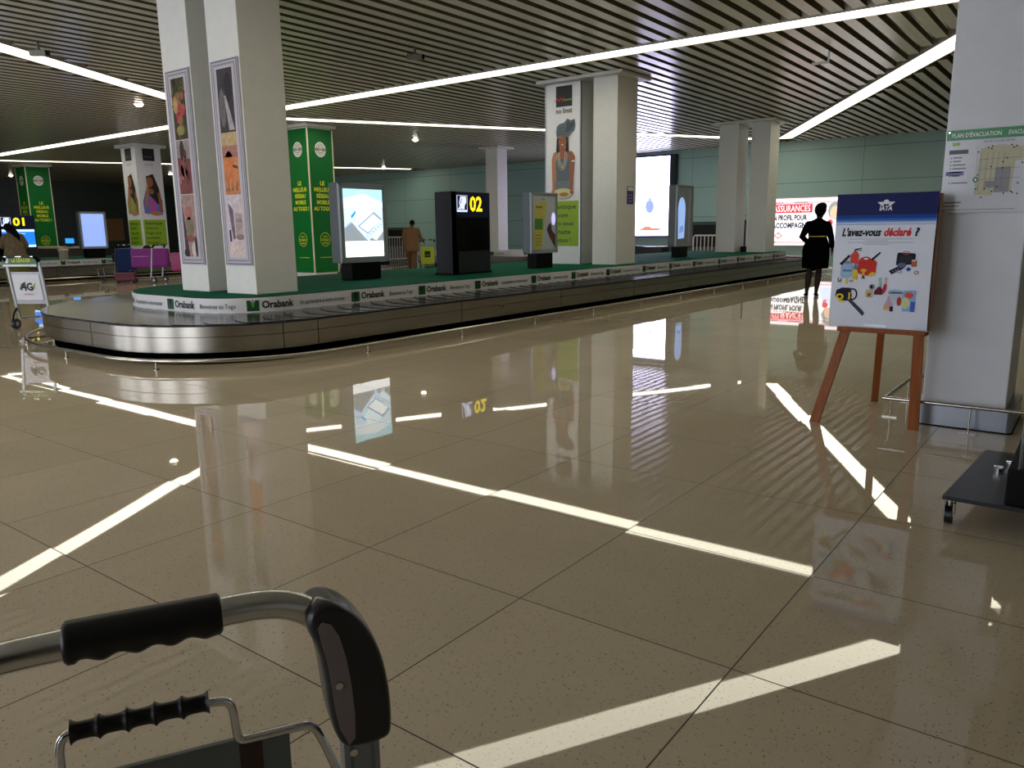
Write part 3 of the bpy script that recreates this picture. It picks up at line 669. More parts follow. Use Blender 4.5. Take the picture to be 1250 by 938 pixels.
def scr3(m, a, b_, c, d):
    W, H = c-a, d-b_
    m.rect(a, b_, c, d, mat('poster_grey', (150, 156, 160), .22), 1)
    pts = [(a+W*.05, b_+H*.08), (a+W*.50, b_+H*.10)]+[(a+W*(.28+.27*math.cos(t)), b_+H*(.62+.22*math.sin(t))) for t in [PI*i/10 for i in range(11)]]
    m.poly(pts, glow('pale_bottle', (150, 182, 236), .75), 2)
    m.poly([(a+W*.12, b_+H*.18), (a+W*.44, b_+H*.22), (a+W*.4, b_+H*.34), (a+W*.15, b_+H*.30)], glow('pale_bottle2', (120, 160, 216), .6), 3)
    m.rect(a+W*.78, b_, a+W*.92, d, mat('poster_lilac', (168, 160, 172), .3), 2)
display(-8.66, 18.25, 19.20, .87, 2.38, .22, 'tall narrow display with pale blue figure left of the farthest column pair', scr3, ped=(.22, .24), bez=.08)
def scr4(m, a, b_, c, d): m.rect(a, b_, c, d, glow('plain_blue', (150, 176, 250), .72), 1)
display(-26.8, 12.2, 13.06, .90, 2.09, .20, 'plain pale blue lit display at far left on carousel 01', scr4)

# numbered cabinets
NAVY = mat('sign_navy', (22, 26, 66), .3); SIGNW = glow('sign_white', (206, 216, 250), 1.0); SIGNY = glow('sign_yellow', (250, 226, 30), 1.0)
def pictogram(m, u, v, w_, h_):
    m.rect(u, v, u+w_, v+h_, SIGNW, 3); m.rect(u+.04*w_, v+.12*h_, u+.96*w_, v+.98*h_, NAVY, 4)
    m.rect(u+.08*w_, v+.16*h_, u+.92*w_, v+.94*h_, SIGNW, 5)
    m.poly([(u+.08*w_, v+.94*h_), (u+.32*w_, v+.94*h_), (u+.2*w_, v+.55*h_), (u+.26*w_, v+.3*h_), (u+.08*w_, v+.2*h_)], NAVY, 6)
    m.poly([(u+.92*w_, v+.94*h_), (u+.84*w_, v+.94*h_), (u+.88*w_, v+.6*h_), (u+.7*w_, v+.35*h_), (u+.7*w_, v+.16*h_), (u+.92*w_, v+.16*h_)], NAVY, 6)
    m.poly([(u+.30*w_, v+.52*h_), (u+.36*w_, v+.50*h_), (u+.48*w_, v+.80*h_), (u+.44*w_, v+.82*h_)], NAVY, 6)
    m.rect(u+.35*w_, v+.2*h_, u+.42*w_, v+.24*h_, NAVY, 6)
def cabinet(x, y0, y1, num, label, screen_on):
    t = thing('information_cabinet', label, 'information cabinet', (x, y0, PZ)); W = y1-y0; H = 1.965-PZ
    m = MB(); m.box((-.36, 0, 0), (0, W, H), KIOSK, .012); m.box((-.002, .0, 0), (.0, .16, H), mat('cabinet_inset', (34, 37, 42), .5)); m.build('cabinet', t)
    m = MB(); m.frame((0, 0, 0), (0, 1, 0), (0, 0, 1), .002); m.rect(.12, H-.40, W-.03, H-.03, NAVY, 2); m.build('sign_panel', t)
    m = MB(); m.frame((0, 0, 0), (0, 1, 0), (0, 0, 1), .002); pictogram(m, .14, H-.33, .27, .27); m.build('luggage_pictogram', t)
    m = MB(); m.frame((0, 0, 0), (0, 1, 0), (0, 0, 1), .002); m.text(num, .47, H-.31, .24, SIGNY, 4, width=.33, bold=.03); m.build('numerals', t)
    m = MB(); m.frame((0, 0, 0), (0, 1, 0), (0, 0, 1), .002); m.rect(.12, H-.98, W-.04, H-.42, SCRB, 2)
    if screen_on:
        m.rect(.13, H-.97, W-.05, H-.43, glow('scr_blue', (30, 120, 235), 1.0), 3); m.rect(.13, H-.50, W-.05, H-.43, glow('scr_pale', (190, 225, 255), 1.1), 4)
        m.rect(.13, H-.97, W-.05, H-.90, glow('scr_pale', (190, 225, 255), 1.1), 4); m.rect(.55, H-.58, .78, H-.54, glow('scr_cyan', (120, 190, 255), 1), 4); m.poly([(.13, H-.7), (.3, H-.55), (.38, H-.75), (.25, H-.9)], glow('scr_deep', (20, 60, 200), .8), 4)
    m.build('screen', t)
    m = MB(); m.box((-.38, -.02, 0), (.015, W+.02, .03), BLACK); m.build('plinth', t)
cabinet(-8.7, 9.88, 10.90, '02', 'charcoal cabinet with luggage sign 02 and dark screen on the green island', False)
cabinet(-27.0, 9.85, 10.95, '01', 'dark cabinet with luggage sign 01 and blue screen at the left edge', True)

# ------------------------------------------------------------------ far wall furniture
t = thing('wall_light_box', 'huge glowing white advertising light box high on the far wall', 'light box', (-15.9, 29.98, 0))
m = MB(); m.box((-1.2, -.22, .98), (1.52, 0, 4.26), mat('dark_frame', (34, 40, 60), .5)); m.build('frame', t)
m = MB(); m.frame((-1.12, -.22, 1.04), (1, 0, 0), (0, 0, 1), .004); m.rect(0, 0, 2.56, 3.15, glow('big_white', (216, 214, 255), 7.0), 1)
m.ell(1.70, 1.18, .20, .27, glow('drop_blue', (150, 170, 240), .95), 2); m.poly([(1.6, 1.38), (1.8, 1.38), (1.7, 1.62)], glow('drop_blue', (150, 170, 240), .95), 2); m.ell(1.85, 1.98, .05, .07, glow('drop_grey', (200, 210, 190), 1), 2)
m.ell(1.75, .26, .55, .06, glow('coral_strip', (220, 130, 110), 1), 2); m.ell(1.6, .33, .2, .05, glow('coral_strip', (220, 130, 110), 1), 2)
m.build('lit_face', t)
m = MB(); m.box((1.52, -.30, .9), (1.70, 0, 4.24), mat('shadow_strip_dark', (26, 36, 44), .6)); m.build('shadow_strip', t)  # dark strip stands in for the shadow beside the light box

t = thing('insurance_light_box', 'lit insurance advertisement panel with red headline low on the far wall', 'light box', (-10.6, 29.98, 0))
m = MB(); m.box((-.6, -.16, .62), (4.1, 0, 2.40), mat('pale_frame', (210, 196, 200), .5)); m.build('frame', t)
m = MB(); m.frame((-.55, -.16, .66), (1, 0, 0), (0, 0, 1), .004); W, H = 4.6, 1.69; PK = glow('pink_edge', (236, 190, 200), 1.0)
m.rect(0, 0, W, H, glow('ad_white', (250, 248, 252), 1.1), 1); m.rect(0, H-.22, W, H-.1, PK, 2); m.rect(0, .04, W, .16, PK, 2)
m.rect(.6, H-.17, 1.3, H-.13, glow('ad_grey', (150, 140, 150), .8), 3); m.rect(1.7, H-.17, 2.2, H-.13, glow('ad_grey', (150, 140, 150), .8), 3); m.rect(.4, .08, 1.1, .12, glow('ad_grey', (150, 140, 150), .8), 3)
m.rect(.90, 1.17, 2.37, 1.50, glow('ad_red', (206, 52, 66), .9), 2); m.text('ASSURANCES', .95, 1.22, .23, glow('ad_letters', (255, 250, 250), 1.2), 3, width=1.34, bold=.0)
AN = glow('ad_navy', (40, 34, 60), .3); m.text('UN PROFIL POUR', .84, .91, .19, AN, 3, width=1.36, bold=.045); m.text('ACCOMPAGNER', .92, .63, .19, AN, 3, width=1.48, bold=.045)
m.poly([(.99, .35), (1.17, .48), (1.35, .35), (1.17, .22)], glow('ad_rose', (226, 120, 130), 1), 3); m.ell(1.17, .35, .09, .05, glow('ad_letters', (255, 250, 250), 1.6), 4)
m.ell(3.16, 1.22, .24, .32, glow('ad_hair', (150, 160, 160), .9), 3); m.ell(3.18, 1.14, .18, .25, glow('ad_face', (236, 190, 160), 1), 4); m.ell(3.02, .80, .1, .12, glow('ad_red2', (216, 70, 84), 1), 5); m.poly([(2.75, .2), (3.75, .2), (3.55, .80), (2.95, .80)], glow('ad_shirt', (214, 222, 240), 1.2), 3)
m.build('lit_face', t)

# dark service openings, barriers
def opening(x0, x1, z1, label):
    t = thing('service_hatch', label, 'hatch', ((x0+x1)/2, 29.98, 0)); h = (x1-x0)/2
    m = MB(); m.box((-h, -.12, .0), (h, 0, z1), mat('hatch_dark', (8, 9, 10), .6)); m.build('dark_infill', t)  # near-black box fills the hatch opening
    m = MB(); m.box((-h-.05, -.16, z1), (h+.05, 0, z1+.12), mat('hatch_lintel', (60, 78, 76), .5)); m.build('lintel', t)
    m = MB(); m.box((-h, -.5, .0), (h, -.05, .58), mat('hatch_base', (84, 88, 84), .5)); m.build('sill', t)
opening(-13.75, -11.6, 1.45, 'dark hatch in the far wall left of the farthest column pair')
opening(-31.6, -29.3, 1.42, 'dark hatch in the far wall behind the man in brown')
def barrier(x, y, w_, h_, n, rz, label):
    t = thing('crowd_barrier', label, 'barrier', (x, y, 0), rz, 'white rail barriers'); c = mat('barrier_white', (206, 200, 198), .4)
    m = MB(); m.tube([(-w_/2, 0, 0), (-w_/2, 0, h_-.06), (-w_/2+.06, 0, h_), (w_/2-.06, 0, h_), (w_/2, 0, h_-.06), (w_/2, 0, 0)], .028, c, 8); m.tube([(-w_/2, 0, .18), (w_/2, 0, .18)], .022, c, 8); m.build('frame', t)
    for i in range(n):
        u = -w_/2+w_*(i+1)/(n+1); m = MB(); m.tube([(u, 0, .18), (u, 0, h_)], .016, c, 6); m.build('bar', t)
    for s_ in (-1, 1): m = MB(); m.box((s_*w_/2-.03, -.25, 0), (s_*w_/2+.03, .25, .03), c); m.build('foot', t)
barrier(-11.9, 28.2, 1.5, 1.05, 9, 0, 'white barrier left of the farthest column pair on the island')
barrier(-24.35, 23.75, 3.4, 1.10, 16, 1.8, 'white barrier beside the man in brown, by the dark hatch')
# low desk below the big light box
t = thing('service_desk', 'dark curved service desk below the huge glowing light box', 'desk', (-14.6, 26.6, 0))
m = MB(); DK = mat('desk_dark', (20, 20, 24), .4)
m.loft([[(-2.2, -.4, z), (1.5, -.4, z), (1.75, -.1, z), (1.7, .5, z), (-2.2, .5, z)] for z in (0, .68)], DK, smooth=False); m.build('desk_body', t)
m = MB(); m.box((-2.3, -.55, .92), (.1, .4, .98), mat('desk_top', (176, 160, 182), .3), .01); m.tube([(-.1, -.1, .68), (.0, -.1, .92)], .04, DK); m.tube([(-1.9, -.1, .68), (-1.9, -.1, .92)], .04, DK); m.build('raised_shelf', t)
m = MB(); m.loft([[(-.2, -.45, .92), (.35, -.45, .75), (1.6, -.45, .62), (1.6, -.35, .62), (.35, -.35, .75), (-.2, -.35, .92)], [(-.2, -.45, .70), (.35, -.45, .55), (1.6, -.45, .5), (1.6, -.35, .5), (.35, -.35, .55), (-.2, -.35, .70)]], DK, smooth=False); m.build('front_lip', t)
for k in range(2):
    o = MB(); x = -14.85+.22*k; o.lathe([(0, 0), (.045, 0), (.05, .12), (.03, .2), (.03, .24), (0, .24)], (x, 26.4, .985), mat('bottle_pink', (190, 130, 110), .3), 10)
    tag(o.build('small_bottle'), 'small reddish bottle standing on the shelf of the dark service desk', 'bottle', 'bottles on the service desk')
t = thing('pole_stand', 'thin pole standing between the farthest two columns', 'pole', (-8.88, 23.5, PZ))
m = MB(); m.tube([(0, 0, .0), (0, 0, .95)], .03, mat('pole_maroon', (86, 60, 62), .5)); m.build('pole', t)
m = MB(); m.box((-.1, -.08, 0), (.1, .08, .16), BLACK, .01); m.build('base', t)
m = MB(); m.tube([(.13, 0, .0), (.13, 0, 1.35)], .014, mat('pole_white', (226, 222, 216), .4)); m.build('white_tube', t)
# poster on far left wall
o = MB(); o.box((-47.98, 23.2, 1.0), (-47.94, 24.4, 2.3), mat('tan_board', (176, 132, 84), .5)); tag(o.build('wall_notice'), 'tan notice board on the far left wall beside the banner column', 'notice board')

# beige slab bench near green column
t = thing('beige_bench', 'beige slab bench between the green wrapped column and the lit display', 'bench', (-19.3, 16.9, 0), .5)
m = MB(); BE = mat('beige_top', (196, 176, 156), .5); m.prism([(-.65, -.35, .22), (.65, -.35, .22), (.75, .35, .34), (-.45, .35, .34)], (0, 0, .10), BE); m.build('seat_slab', t)
m = MB(); m.box((-.6, -.3, 0), (.62, -.22, .22), mat('beige_leg', (110, 96, 84), .5)); m.box((-.42, .22, 0), (.68, .3, .34), mat('beige_leg', (110, 96, 84), .5)); m.build('support', t)

# ------------------------------------------------------------------ large right column: sign, plinth, bumper rail
t = thing('evacuation_plan', 'evacuation plan sign with green header on the large right column', 'sign', (-.89, 5.75, 1.395))
W, H = .58, .505
m = MB(); m.box((0, -.010, 0), (W, .0, H), mat('sign_white_gloss', (196, 198, 202), .15), .001); m.build('panel', t)
m = MB(); m.frame((0, -.010, 0), (1, 0, 0), (0, 0, 1), .0006); SG = mat('sign_green', (44, 128, 70), .3); GI = mat('sign_grey_ink', (96, 96, 104), .4)
m.rect(0, H-.062, W, H, SG, 1); m.text("PLAN D'ÉVACUATION", .028, H-.045, .026, WHITEPR, 2, width=.265, bold=.015); m.text('EVACUATION PLAN', .33, H-.045, .026, WHITEPR, 2, width=.225, bold=.015)
m.rect(.035, H-.095, .075, H-.075, mat('sign_lime', (140, 180, 70), .4), 1); m.rect(.02, H-.145, .125, H-.12, mat('sign_slate', (70, 70, 84), .4), 1)
for i, w_ in enumerate((.05, .045, .07, .075, .05, .045, .0, .09)):
    if w_: m.rect(.045, H-.17-.022*i, .045+w_, H-.163-.022*i, GI, 1); m.rect(.03, H-.172-.022*i, .037, H-.163-.022*i, GI, 1)
m.rect(.01, H-.275, .11, H-.25, mat('sign_blue', (96, 104, 150), .4), 1); m.rect(.01, .06, .11, .068, GI, 1); m.rect(.01, .04, .10, .046, GI, 1); m.rect(.0, .018, .4, .021, GI, 1)
m.text('REZ-DE-CHAUSSEE ARRIVEE', .205, H-.085, .014, GI, 1, width=.16)
m.frame((.03, -.010, 0), (1, 0, 0), (0, 0, 1), .0006)
m.poly([(.15, .11), (.16, H-.12), (.26, H-.10), (.40, H-.12), (.40, H-.2), (.35, H-.2), (.34, .12), (.25, .12), (.24, .1)], mat('plan_tan', (176, 172, 140), .4, var=.15, scale=60), 1)
m.rect(.25, .12, .33, .27, mat('plan_grey', (130, 130, 134), .4), 2); m.rect(.20, .15, .25, .19, mat('plan_grey', (130, 130, 134), .4), 2)
for i in range(5): m.line([(.165+.03*i, .13), (.17+.03*i, .36)], .002, GI, 3)
for i in range(3): m.line([(.155, .2+.06*i), (.38, .205+.06*i)], .002, GI, 3)
rr = random.Random(5)
for i in range(24): m.ell(rr.uniform(.15, .40), rr.uniform(.07, .41), .005, .005, INK, 4, 8)
m.ell(.148, .20, .015, .018, SG, 5); m.ell(.148, .20, .005, .008, WHITEPR, 6)
m.line([(.15, .10), (.145, .40)], .0015, GI, 2)
m.build('printing', t)
for (a, c) in ((.012, .012), (.012, H-.012)):
    m = MB(); m.tube([(a, -.010, c), (a, -.014, c)], .005, CHROME, 10); m.build('screw', t)

# steel plinth cladding of the column
t = thing('column_plinth', 'grey steel plinth skirt wrapped around the foot of the large right column', 'plinth', (-.66, 6.06, 0))
pts = []
for cx, cy, a0 in ((.255, -.275, -PI/2), (.255, .32, 0), (-.255, .32, PI/2), (-.255, -.275, PI)):
    for i in range(7): a = a0+PI/2*i/6; pts.append((cx+.03*math.cos(a), cy+.03*math.sin(a)))
m = MB(); m.loft([[(x, y, z) for x, y in pts] for z in (0, .155)], mat('plinth_steel', (128, 132, 138), .3, .7), smooth=False); m.build('steel_sheet', t)
m = MB(); m.loft([[(x*1.01, y*1.01, z) for x, y in pts] for z in (.0, .008)], KICK, smooth=False); m.build('bottom_seal', t)
t = thing('bumper_rail', 'chrome bumper rail around the large right column', 'rail', (-.66, 6.1, 0))
m = MB(); m.tube([(-.38, .56, .177), (-.44, .50, .177), (-.447, -.40, .177), (-.447, -.463, .177)], .013, STEEL, 12); m.tube([(-.46, -.463, .177), (.42, -.463, .177)], .013, STEEL, 12); m.tube([(-.38, .56, .177), (-.30, .575, .177)], .013, STEEL, 12); m.build('tube', t)
for (x, y) in ((.06, -.463), (-.447, -.25), (-.447, .35)):
    m = MB(); m.tube([(x, y, 0), (x, y, .17)], .006, STEEL, 10); m.tube([(x, y, .165), (x, y, .195)], .008, STEEL, 10); p_ = m.build('post', t)
    m = MB(); m.box((x-.05, y-.018, 0), (x+.05, y+.018, .008), STEEL, .002); m.build('foot_plate', p_)

# black rolling stand at right edge
t = thing('rolling_stand', 'black wheeled display stand base at the right edge of the picture', 'stand', (-.40, 4.2, 0))
m = MB(); m.prism([(-.075, -.42, .125), (.42, -.42, .125), (.42, .52, .125), (-.012, .52, .125)], (0, 0, .018), mat('stand_black', (26, 27, 34), .3)); m.build('base_plate', t)
m = MB(); m.box((.155, -.40, .143), (.30, .50, .30), BLACK, .006); m.build('spine_box', t)
for (x, y) in ((-.05, -.36), (.36, -.36), (.0, .46), (.36, .46)):
    m = MB(); m.tube([(x, y, .085), (x, y, .125)], .012, STEEL, 10); m.box((x-.022, y-.02, .04), (x-.016, y+.03, .10), STEEL); m.box((x+.016, y-.02, .04), (x+.022, y+.03, .10), STEEL); c_ = m.build('castor_fork', t)
    m = MB(); m.tube([(x-.014, y+.005, .042), (x+.014, y+.005, .042)], .042, RUBBER, 18); m.build('wheel', c_)
for (x, y) in ((.085, .12), (.125, .24)):
    m = MB(); m.tube([(x, y, .143), (x, y, .16)], .016, CHROME, 12); m.box((x-.02, y-.006, .158), (x+.02, y+.006, .172), CHROME, .003); m.build('wing_bolt', t)
GL = bpy.data.materials.new('clear_acrylic'); GL.use_nodes = True; g = GL.node_tree.nodes['Principled BSDF']; g.inputs['Base Color'].default_value = (.8, .84, .86, 1); g.inputs['Roughness'].default_value = .12; g.inputs['Transmission Weight'].default_value = .9; g.inputs['Alpha'].default_value = .55
m = MB(); m.box((.19, -.38, .30), (.20, .48, 1.05), GL, .002); m.build('acrylic_panel', t)

# ------------------------------------------------------------------ easel and its notice board
WOOD = bpy.data.materials.new('easel_wood'); WOOD.use_nodes = True
def wood(m, c1, c2):
    nt = m.node_tree; N = nt.nodes; L = nt.links; b = N['Principled BSDF']; b.inputs['Roughness'].default_value = .45; b.inputs['Specular IOR Level'].default_value = .15
    tc = N.new('ShaderNodeTexCoord'); mp = N.new('ShaderNodeMapping'); mp.inputs['Scale'].default_value = (40, 40, 4); nz = N.new('ShaderNodeTexNoise'); nz.inputs['Scale'].default_value = 1.5; nz.inputs['Detail'].default_value = 5
    L.new(tc.outputs['Object'], mp.inputs[0]); L.new(mp.outputs[0], nz.inputs['Vector']); mx = N.new('ShaderNodeMix'); mx.data_type = 'RGBA'; mx.inputs[6].default_value = rgb(c1); mx.inputs[7].default_value = rgb(c2)
    L.new(nz.outputs['Fac'], mx.inputs[0]); L.new(mx.outputs[2], b.inputs['Base Color'])
wood(WOOD, (104, 54, 26), (158, 92, 48))
t = thing('easel', 'wooden three-legged easel holding the notice board by the large right column', 'easel', (-1.2, 5.6, 0))
def leg_bar(a, c, w_, d_):
    m = MB(); a, c = Vector(a), Vector(c); hw, hd = w_/2, d_/2
    m.loft([[(p.x-hw, p.y-hd, p.z), (p.x+hw, p.y-hd, p.z), (p.x+hw, p.y+hd, p.z), (p.x-hw, p.y+hd, p.z)] for p in (a, c)], WOOD, smooth=False); return m
leg_bar((-.30, -.17, 0), (-.155, -.08, .655), .062, .03).build('leg', t)
leg_bar((.295, -.04, 0), (.285, -.075, .655), .062, .03).build('leg', t)
leg_bar((-.115, .74, 0), (.05, -.0, .98), .045, .03).build('leg', t)
leg_bar((-.155, -.055, .655), (.03, -.0, 1.5), .05, .022).build('upper_rail', t)
leg_bar((.285, -.055, .655), (.09, -.0, 1.5), .05, .022).build('upper_rail', t)
m = MB(); m.box((-.205, -.13, .632), (.335, -.04, .655), WOOD, .003); m.build('tray', t)
m = MB(); m.box((-.20, -.145, .64), (.33, -.128, .665), WOOD, .003); m.build('tray_lip', t)

t = thing('notice_board', 'white safety poster board with blue header and red word resting on the easel', 'poster board', (-1.168, 5.50, .658))
t.rotation_euler = (-.03, 0, 0)
W, H = .30, .868
m = MB(); m.box((-W+.02, .012, .004), (W+.018, .026, H-.01), mat('hardboard', (96, 62, 36), .6), .002); m.build('hardboard_backing', t)
# slightly curled poster sheet
def sheet_y(u, v): return .0*max(0, (u-.2)/.1)**2*max(0, 1-abs(v-.40)/.45)
m = MB(); nx, nz_ = 24, 20; PW = mat('poster_paper', (196, 200, 208), .32)
vs = [(-W+2*W*i/nx - .006*math.sin(PI*j/nz_)*(i/nx), -.002+sheet_y(-W+2*W*i/nx, H*j/nz_), H*j/nz_) for j in range(nz_+1) for i in range(nx+1)]
m.add(vs, [(j*(nx+1)+i, j*(nx+1)+i+1, (j+1)*(nx+1)+i+1, (j+1)*(nx+1)+i) for j in range(nz_) for i in range(nx)], PW, True)
m.build('poster_sheet', t)
m = MB(); m.frame((-W, -.0035, 0), (1, 0, 0), (0, 0, 1), .0005)
def Q(n, r, g_, b_): return mat('ad_'+n, (r, g_, b_), .5, var=.1, scale=40, spec=.1)
BN = mat('ad_navy_band', (12, 22, 80), .5, spec=.15)
m.rect(0, H-.135, 2*W-.002, H, BN, 1)
for i, (h_, c) in enumerate(((.022, (24, 62, 140)), (.014, (46, 96, 176)), (.010, (110, 150, 206)), (.006, (176, 196, 224)))):
    z = H-.135-sum((.022, .014, .010, .006)[:i+1]); m.rect(0, z, 2*W-.004, z+h_, Q('band%d' % i, *c), 1)
m.rect(0, H-.197, 2*W-.004, H-.193, Q('band2', 110, 150, 206), 1)
# emblem: winged globe over letters
ex, ez = .300, H-.078
m.ell(ex, ez+.022, .017, .015, WHITEPR, 2)
for q in (-1, 1):
    for k in range(3): m.poly([(ex+q*.014, ez+.024-.008*k), (ex+q*(.052-.009*k), ez+.022-.008*k), (ex+q*(.044-.009*k), ez+.014-.008*k), (ex+q*.014, ez+.017-.008*k)][::q], WHITEPR, 2)
m.text('IATA', ex, ez-.030, .028, WHITEPR, 2, width=.075, align='C', bold=.03, shear=.15)
m.text("L'avez-vous", .045, .600, .050, Q('ink', 22, 26, 44), 2, width=.235, bold=.04, shear=.18); m.text('déclaré', .298, .600, .050, Q('red', 206, 52, 52), 2, width=.160, bold=.04, shear=.18); m.text('?', .478, .600, .050, Q('ink', 22, 26, 44), 2, width=.024, bold=.04, shear=.18)
for i, (a, c) in enumerate(((.09, .48), (.19, .33), (.08, .48), (.18, .34))): m.rect(a, .578-.011*i, c, .5815-.011*i, Q('fine', 150, 154, 164), 1)
RD = Q('canred', 196, 48, 42); BK = Q('black', 26, 26, 34); GYB = Q('gas', 150, 178, 204); YL = Q('yellow', 220, 190, 50)
m.frame((-W+.012, -.0035, -.037), (1, 0, 0), (0, 0, 1), .0005)
# fuel can, extinguisher, gas bottle, sprays
m.poly([(.140, .395), (.150, .475), (.165, .497), (.235, .490), (.262, .470), (.258, .40), (.235, .375)], RD, 2); m.ell(.195, .492, .025, .012, RD, 3); m.ell(.195, .490, .014, .006, PW, 4)
m.poly([(.225, .49), (.275, .535), (.282, .527), (.235, .478)], BK, 3)
m.poly([(.095, .46), (.10, .515), (.115, .535), (.135, .535), (.148, .515), (.148, .46)], Q('extred', 214, 70, 56), 4); m.line([(.122, .535), (.122, .55), (.165, .558)], .006, BK, 5); m.line([(.122, .55), (.165, .542)], .005, BK, 5)
m.poly([(.030, .455), (.085, .515), (.098, .508), (.048, .445)], BK, 5)
m.poly([(.045, .375), (.042, .435), (.060, .455), (.110, .455), (.125, .435), (.120, .375), (.10, .362), (.062, .362)], GYB, 6); m.rect(.065, .455, .105, .475, Q('gascollar', 120, 140, 160), 6); m.rect(.055, .405, .112, .418, Q('gaslabel', 90, 120, 170), 7)
m.poly([(.118, .355), (.118, .40), (.128, .42), (.145, .42), (.150, .40), (.145, .352)], YL, 7); m.rect(.126, .42, .142, .46, Q('teal', 80, 130, 130), 7)
m.ell(.185, .415, .018, .010, YL, 8); m.rect(.178, .38, .192, .412, YL, 8); m.poly([(.175, .36), (.198, .36), (.190, .385), (.18, .385)], Q('brownp', 110, 70, 40), 8); m.ell(.235, .39, .022, .012, YL, 7, rot=.5)
m.poly([(.028, .335), (.050, .335), (.052, .36), (.046, .36), (.044, .345), (.034, .345), (.032, .365), (.026, .365)], Q('olive2', 90, 100, 70), 3); m.rect(.078, .325, .092, .36, YL, 3); m.rect(.10, .338, .125, .35, Q('greyb', 130, 134, 150), 3)
m.frame((-W+.022, -.0035, -.030), (1, 0, 0), (0, 0, 1), .0005)
# briefcase with rifle-like flat, phone
m.poly([(.365, .445), (.368, .515), (.376, .525), (.470, .520), (.476, .510), (.474, .450)], BK, 2); m.ring(.420, .522, .022, .012, .005, Q('handle', 160, 84, 70), 3); m.rect(.385, .455, .46, .505, Q('bag2', 44, 42, 50), 3)
m.poly([(.325, .408), (.345, .385), (.42, .430), (.40, .448)], BK, 3); 
for k in range(4): m.ell(.352+.014*k, .405+.009*k, .004, .004, Q('greyb', 130, 134, 150), 4, 8)
m.rect(.455, .435, .485, .475, Q('tin', 170, 96, 66), 4); m.ell(.470, .475, .015, .006, Q('tinlid', 200, 190, 180), 5); m.poly([(.425, .42), (.440, .435), (.458, .42), (.440, .405)], Q('blue2', 44, 84, 160), 4)
m.ell(.40, .445, .028, .015, Q('bluegrey', 90, 96, 140), 4); m.ring(.385, .405, .018, .010, .005, Q('greyb', 130, 134, 150), 4); m.ring(.488, .40, .014, .012, .005, Q('tin', 170, 96, 66), 4)
m.frame((-W+.032, -.0035, -.052), (1, 0, 0), (0, 0, 1), .0005)
# flasks
m.rect(.262, .32, .278, .385, Q('glassteal', 130, 186, 182), 2); m.poly([(.238, .275), (.240, .298), (.262, .325), (.278, .325), (.292, .298), (.292, .275)], Q('wine', 96, 30, 50), 3); m.rect(.296, .335, .312, .388, Q('pinkg', 196, 170, 178), 2); m.poly([(.280, .285), (.296, .345), (.312, .345), (.312, .31), (.300, .283)], Q('redliq', 180, 50, 66), 3)
m.rect(.188, .255, .232, .305, Q('jar', 190, 176, 130), 3); m.poly([(.198, .285), (.206, .285), (.210, .275), (.216, .285), (.224, .285), (.214, .265), (.214, .258), (.206, .258), (.206, .265)], Q('brownp', 110, 70, 40), 4); m.ell(.224, .325, .018, .018, Q('greyb', 130, 134, 150), 4); m.ell(.221, .325, .009, .011, BK, 5)
m.frame((-W+.010, -.0035, -.030), (1, 0, 0), (0, 0, 1), .0005)
# chainsaw
m.poly([(.020, .235), (.026, .275), (.060, .292), (.115, .292), (.125, .235), (.105, .205), (.055, .205)], Q('saw', 28, 26, 40), 2); m.ring(.130, .250, .030, .040, .010, Q('saw', 28, 26, 40), 3); m.poly([(.085, .225), (.20, .110), (.212, .125), (.205, .140), (.115, .225)], Q('bar', 60, 60, 76), 3)
m.ell(.050, .232, .024, .020, YL, 4); m.ell(.050, .232, .012, .010, BK, 5); m.rect(.105, .215, .115, .262, YL, 4); m.poly([(.04, .20), (.085, .195), (.075, .21), (.045, .212)], YL, 4)
m.frame((-W+.005, -.0035, .0), (1, 0, 0), (0, 0, 1), .0005)
# bottles and cleaning goods
m.ell(.395, .245, .045, .016, GYB, 2); m.rect(.352, .235, .438, .245, Q('lightblue', 150, 180, 216), 2); m.poly([(.352, .235), (.345, .16), (.438, .16), (.438, .235)], Q('paleglass', 184, 190, 202), 2); m.poly([(.440, .12), (.440, .255), (.512, .258), (.515, .125)], Q('boxblue', 130, 170, 216), 3)
m.ell(.475, .225, .026, .020, Q('coral2', 214, 84, 70), 4); m.ell(.458, .175, .026, .036, Q('cream2', 196, 204, 150), 5); m.ell(.420, .185, .014, .030, Q('darkred', 170, 60, 60), 4); m.rect(.488, .12, .512, .185, Q('bluebox', 70, 96, 190), 5)
m.poly([(.328, .125), (.330, .15), (.348, .19), (.352, .215), (.362, .215), (.366, .19), (.385, .15), (.388, .125)], Q('pinkflask', 190, 150, 170), 4); m.poly([(.334, .128), (.338, .15), (.36, .155), (.36, .128)], YL, 5); m.rect(.368, .118, .388, .15, BK, 5)
m.build('printing', t)
m = MB(); m.box((.225-W, -.0065, .012), (.36-W, -.0045, .030), mat('clear_tape', (214, 216, 222), .1), .0005); m.build('tape', t)

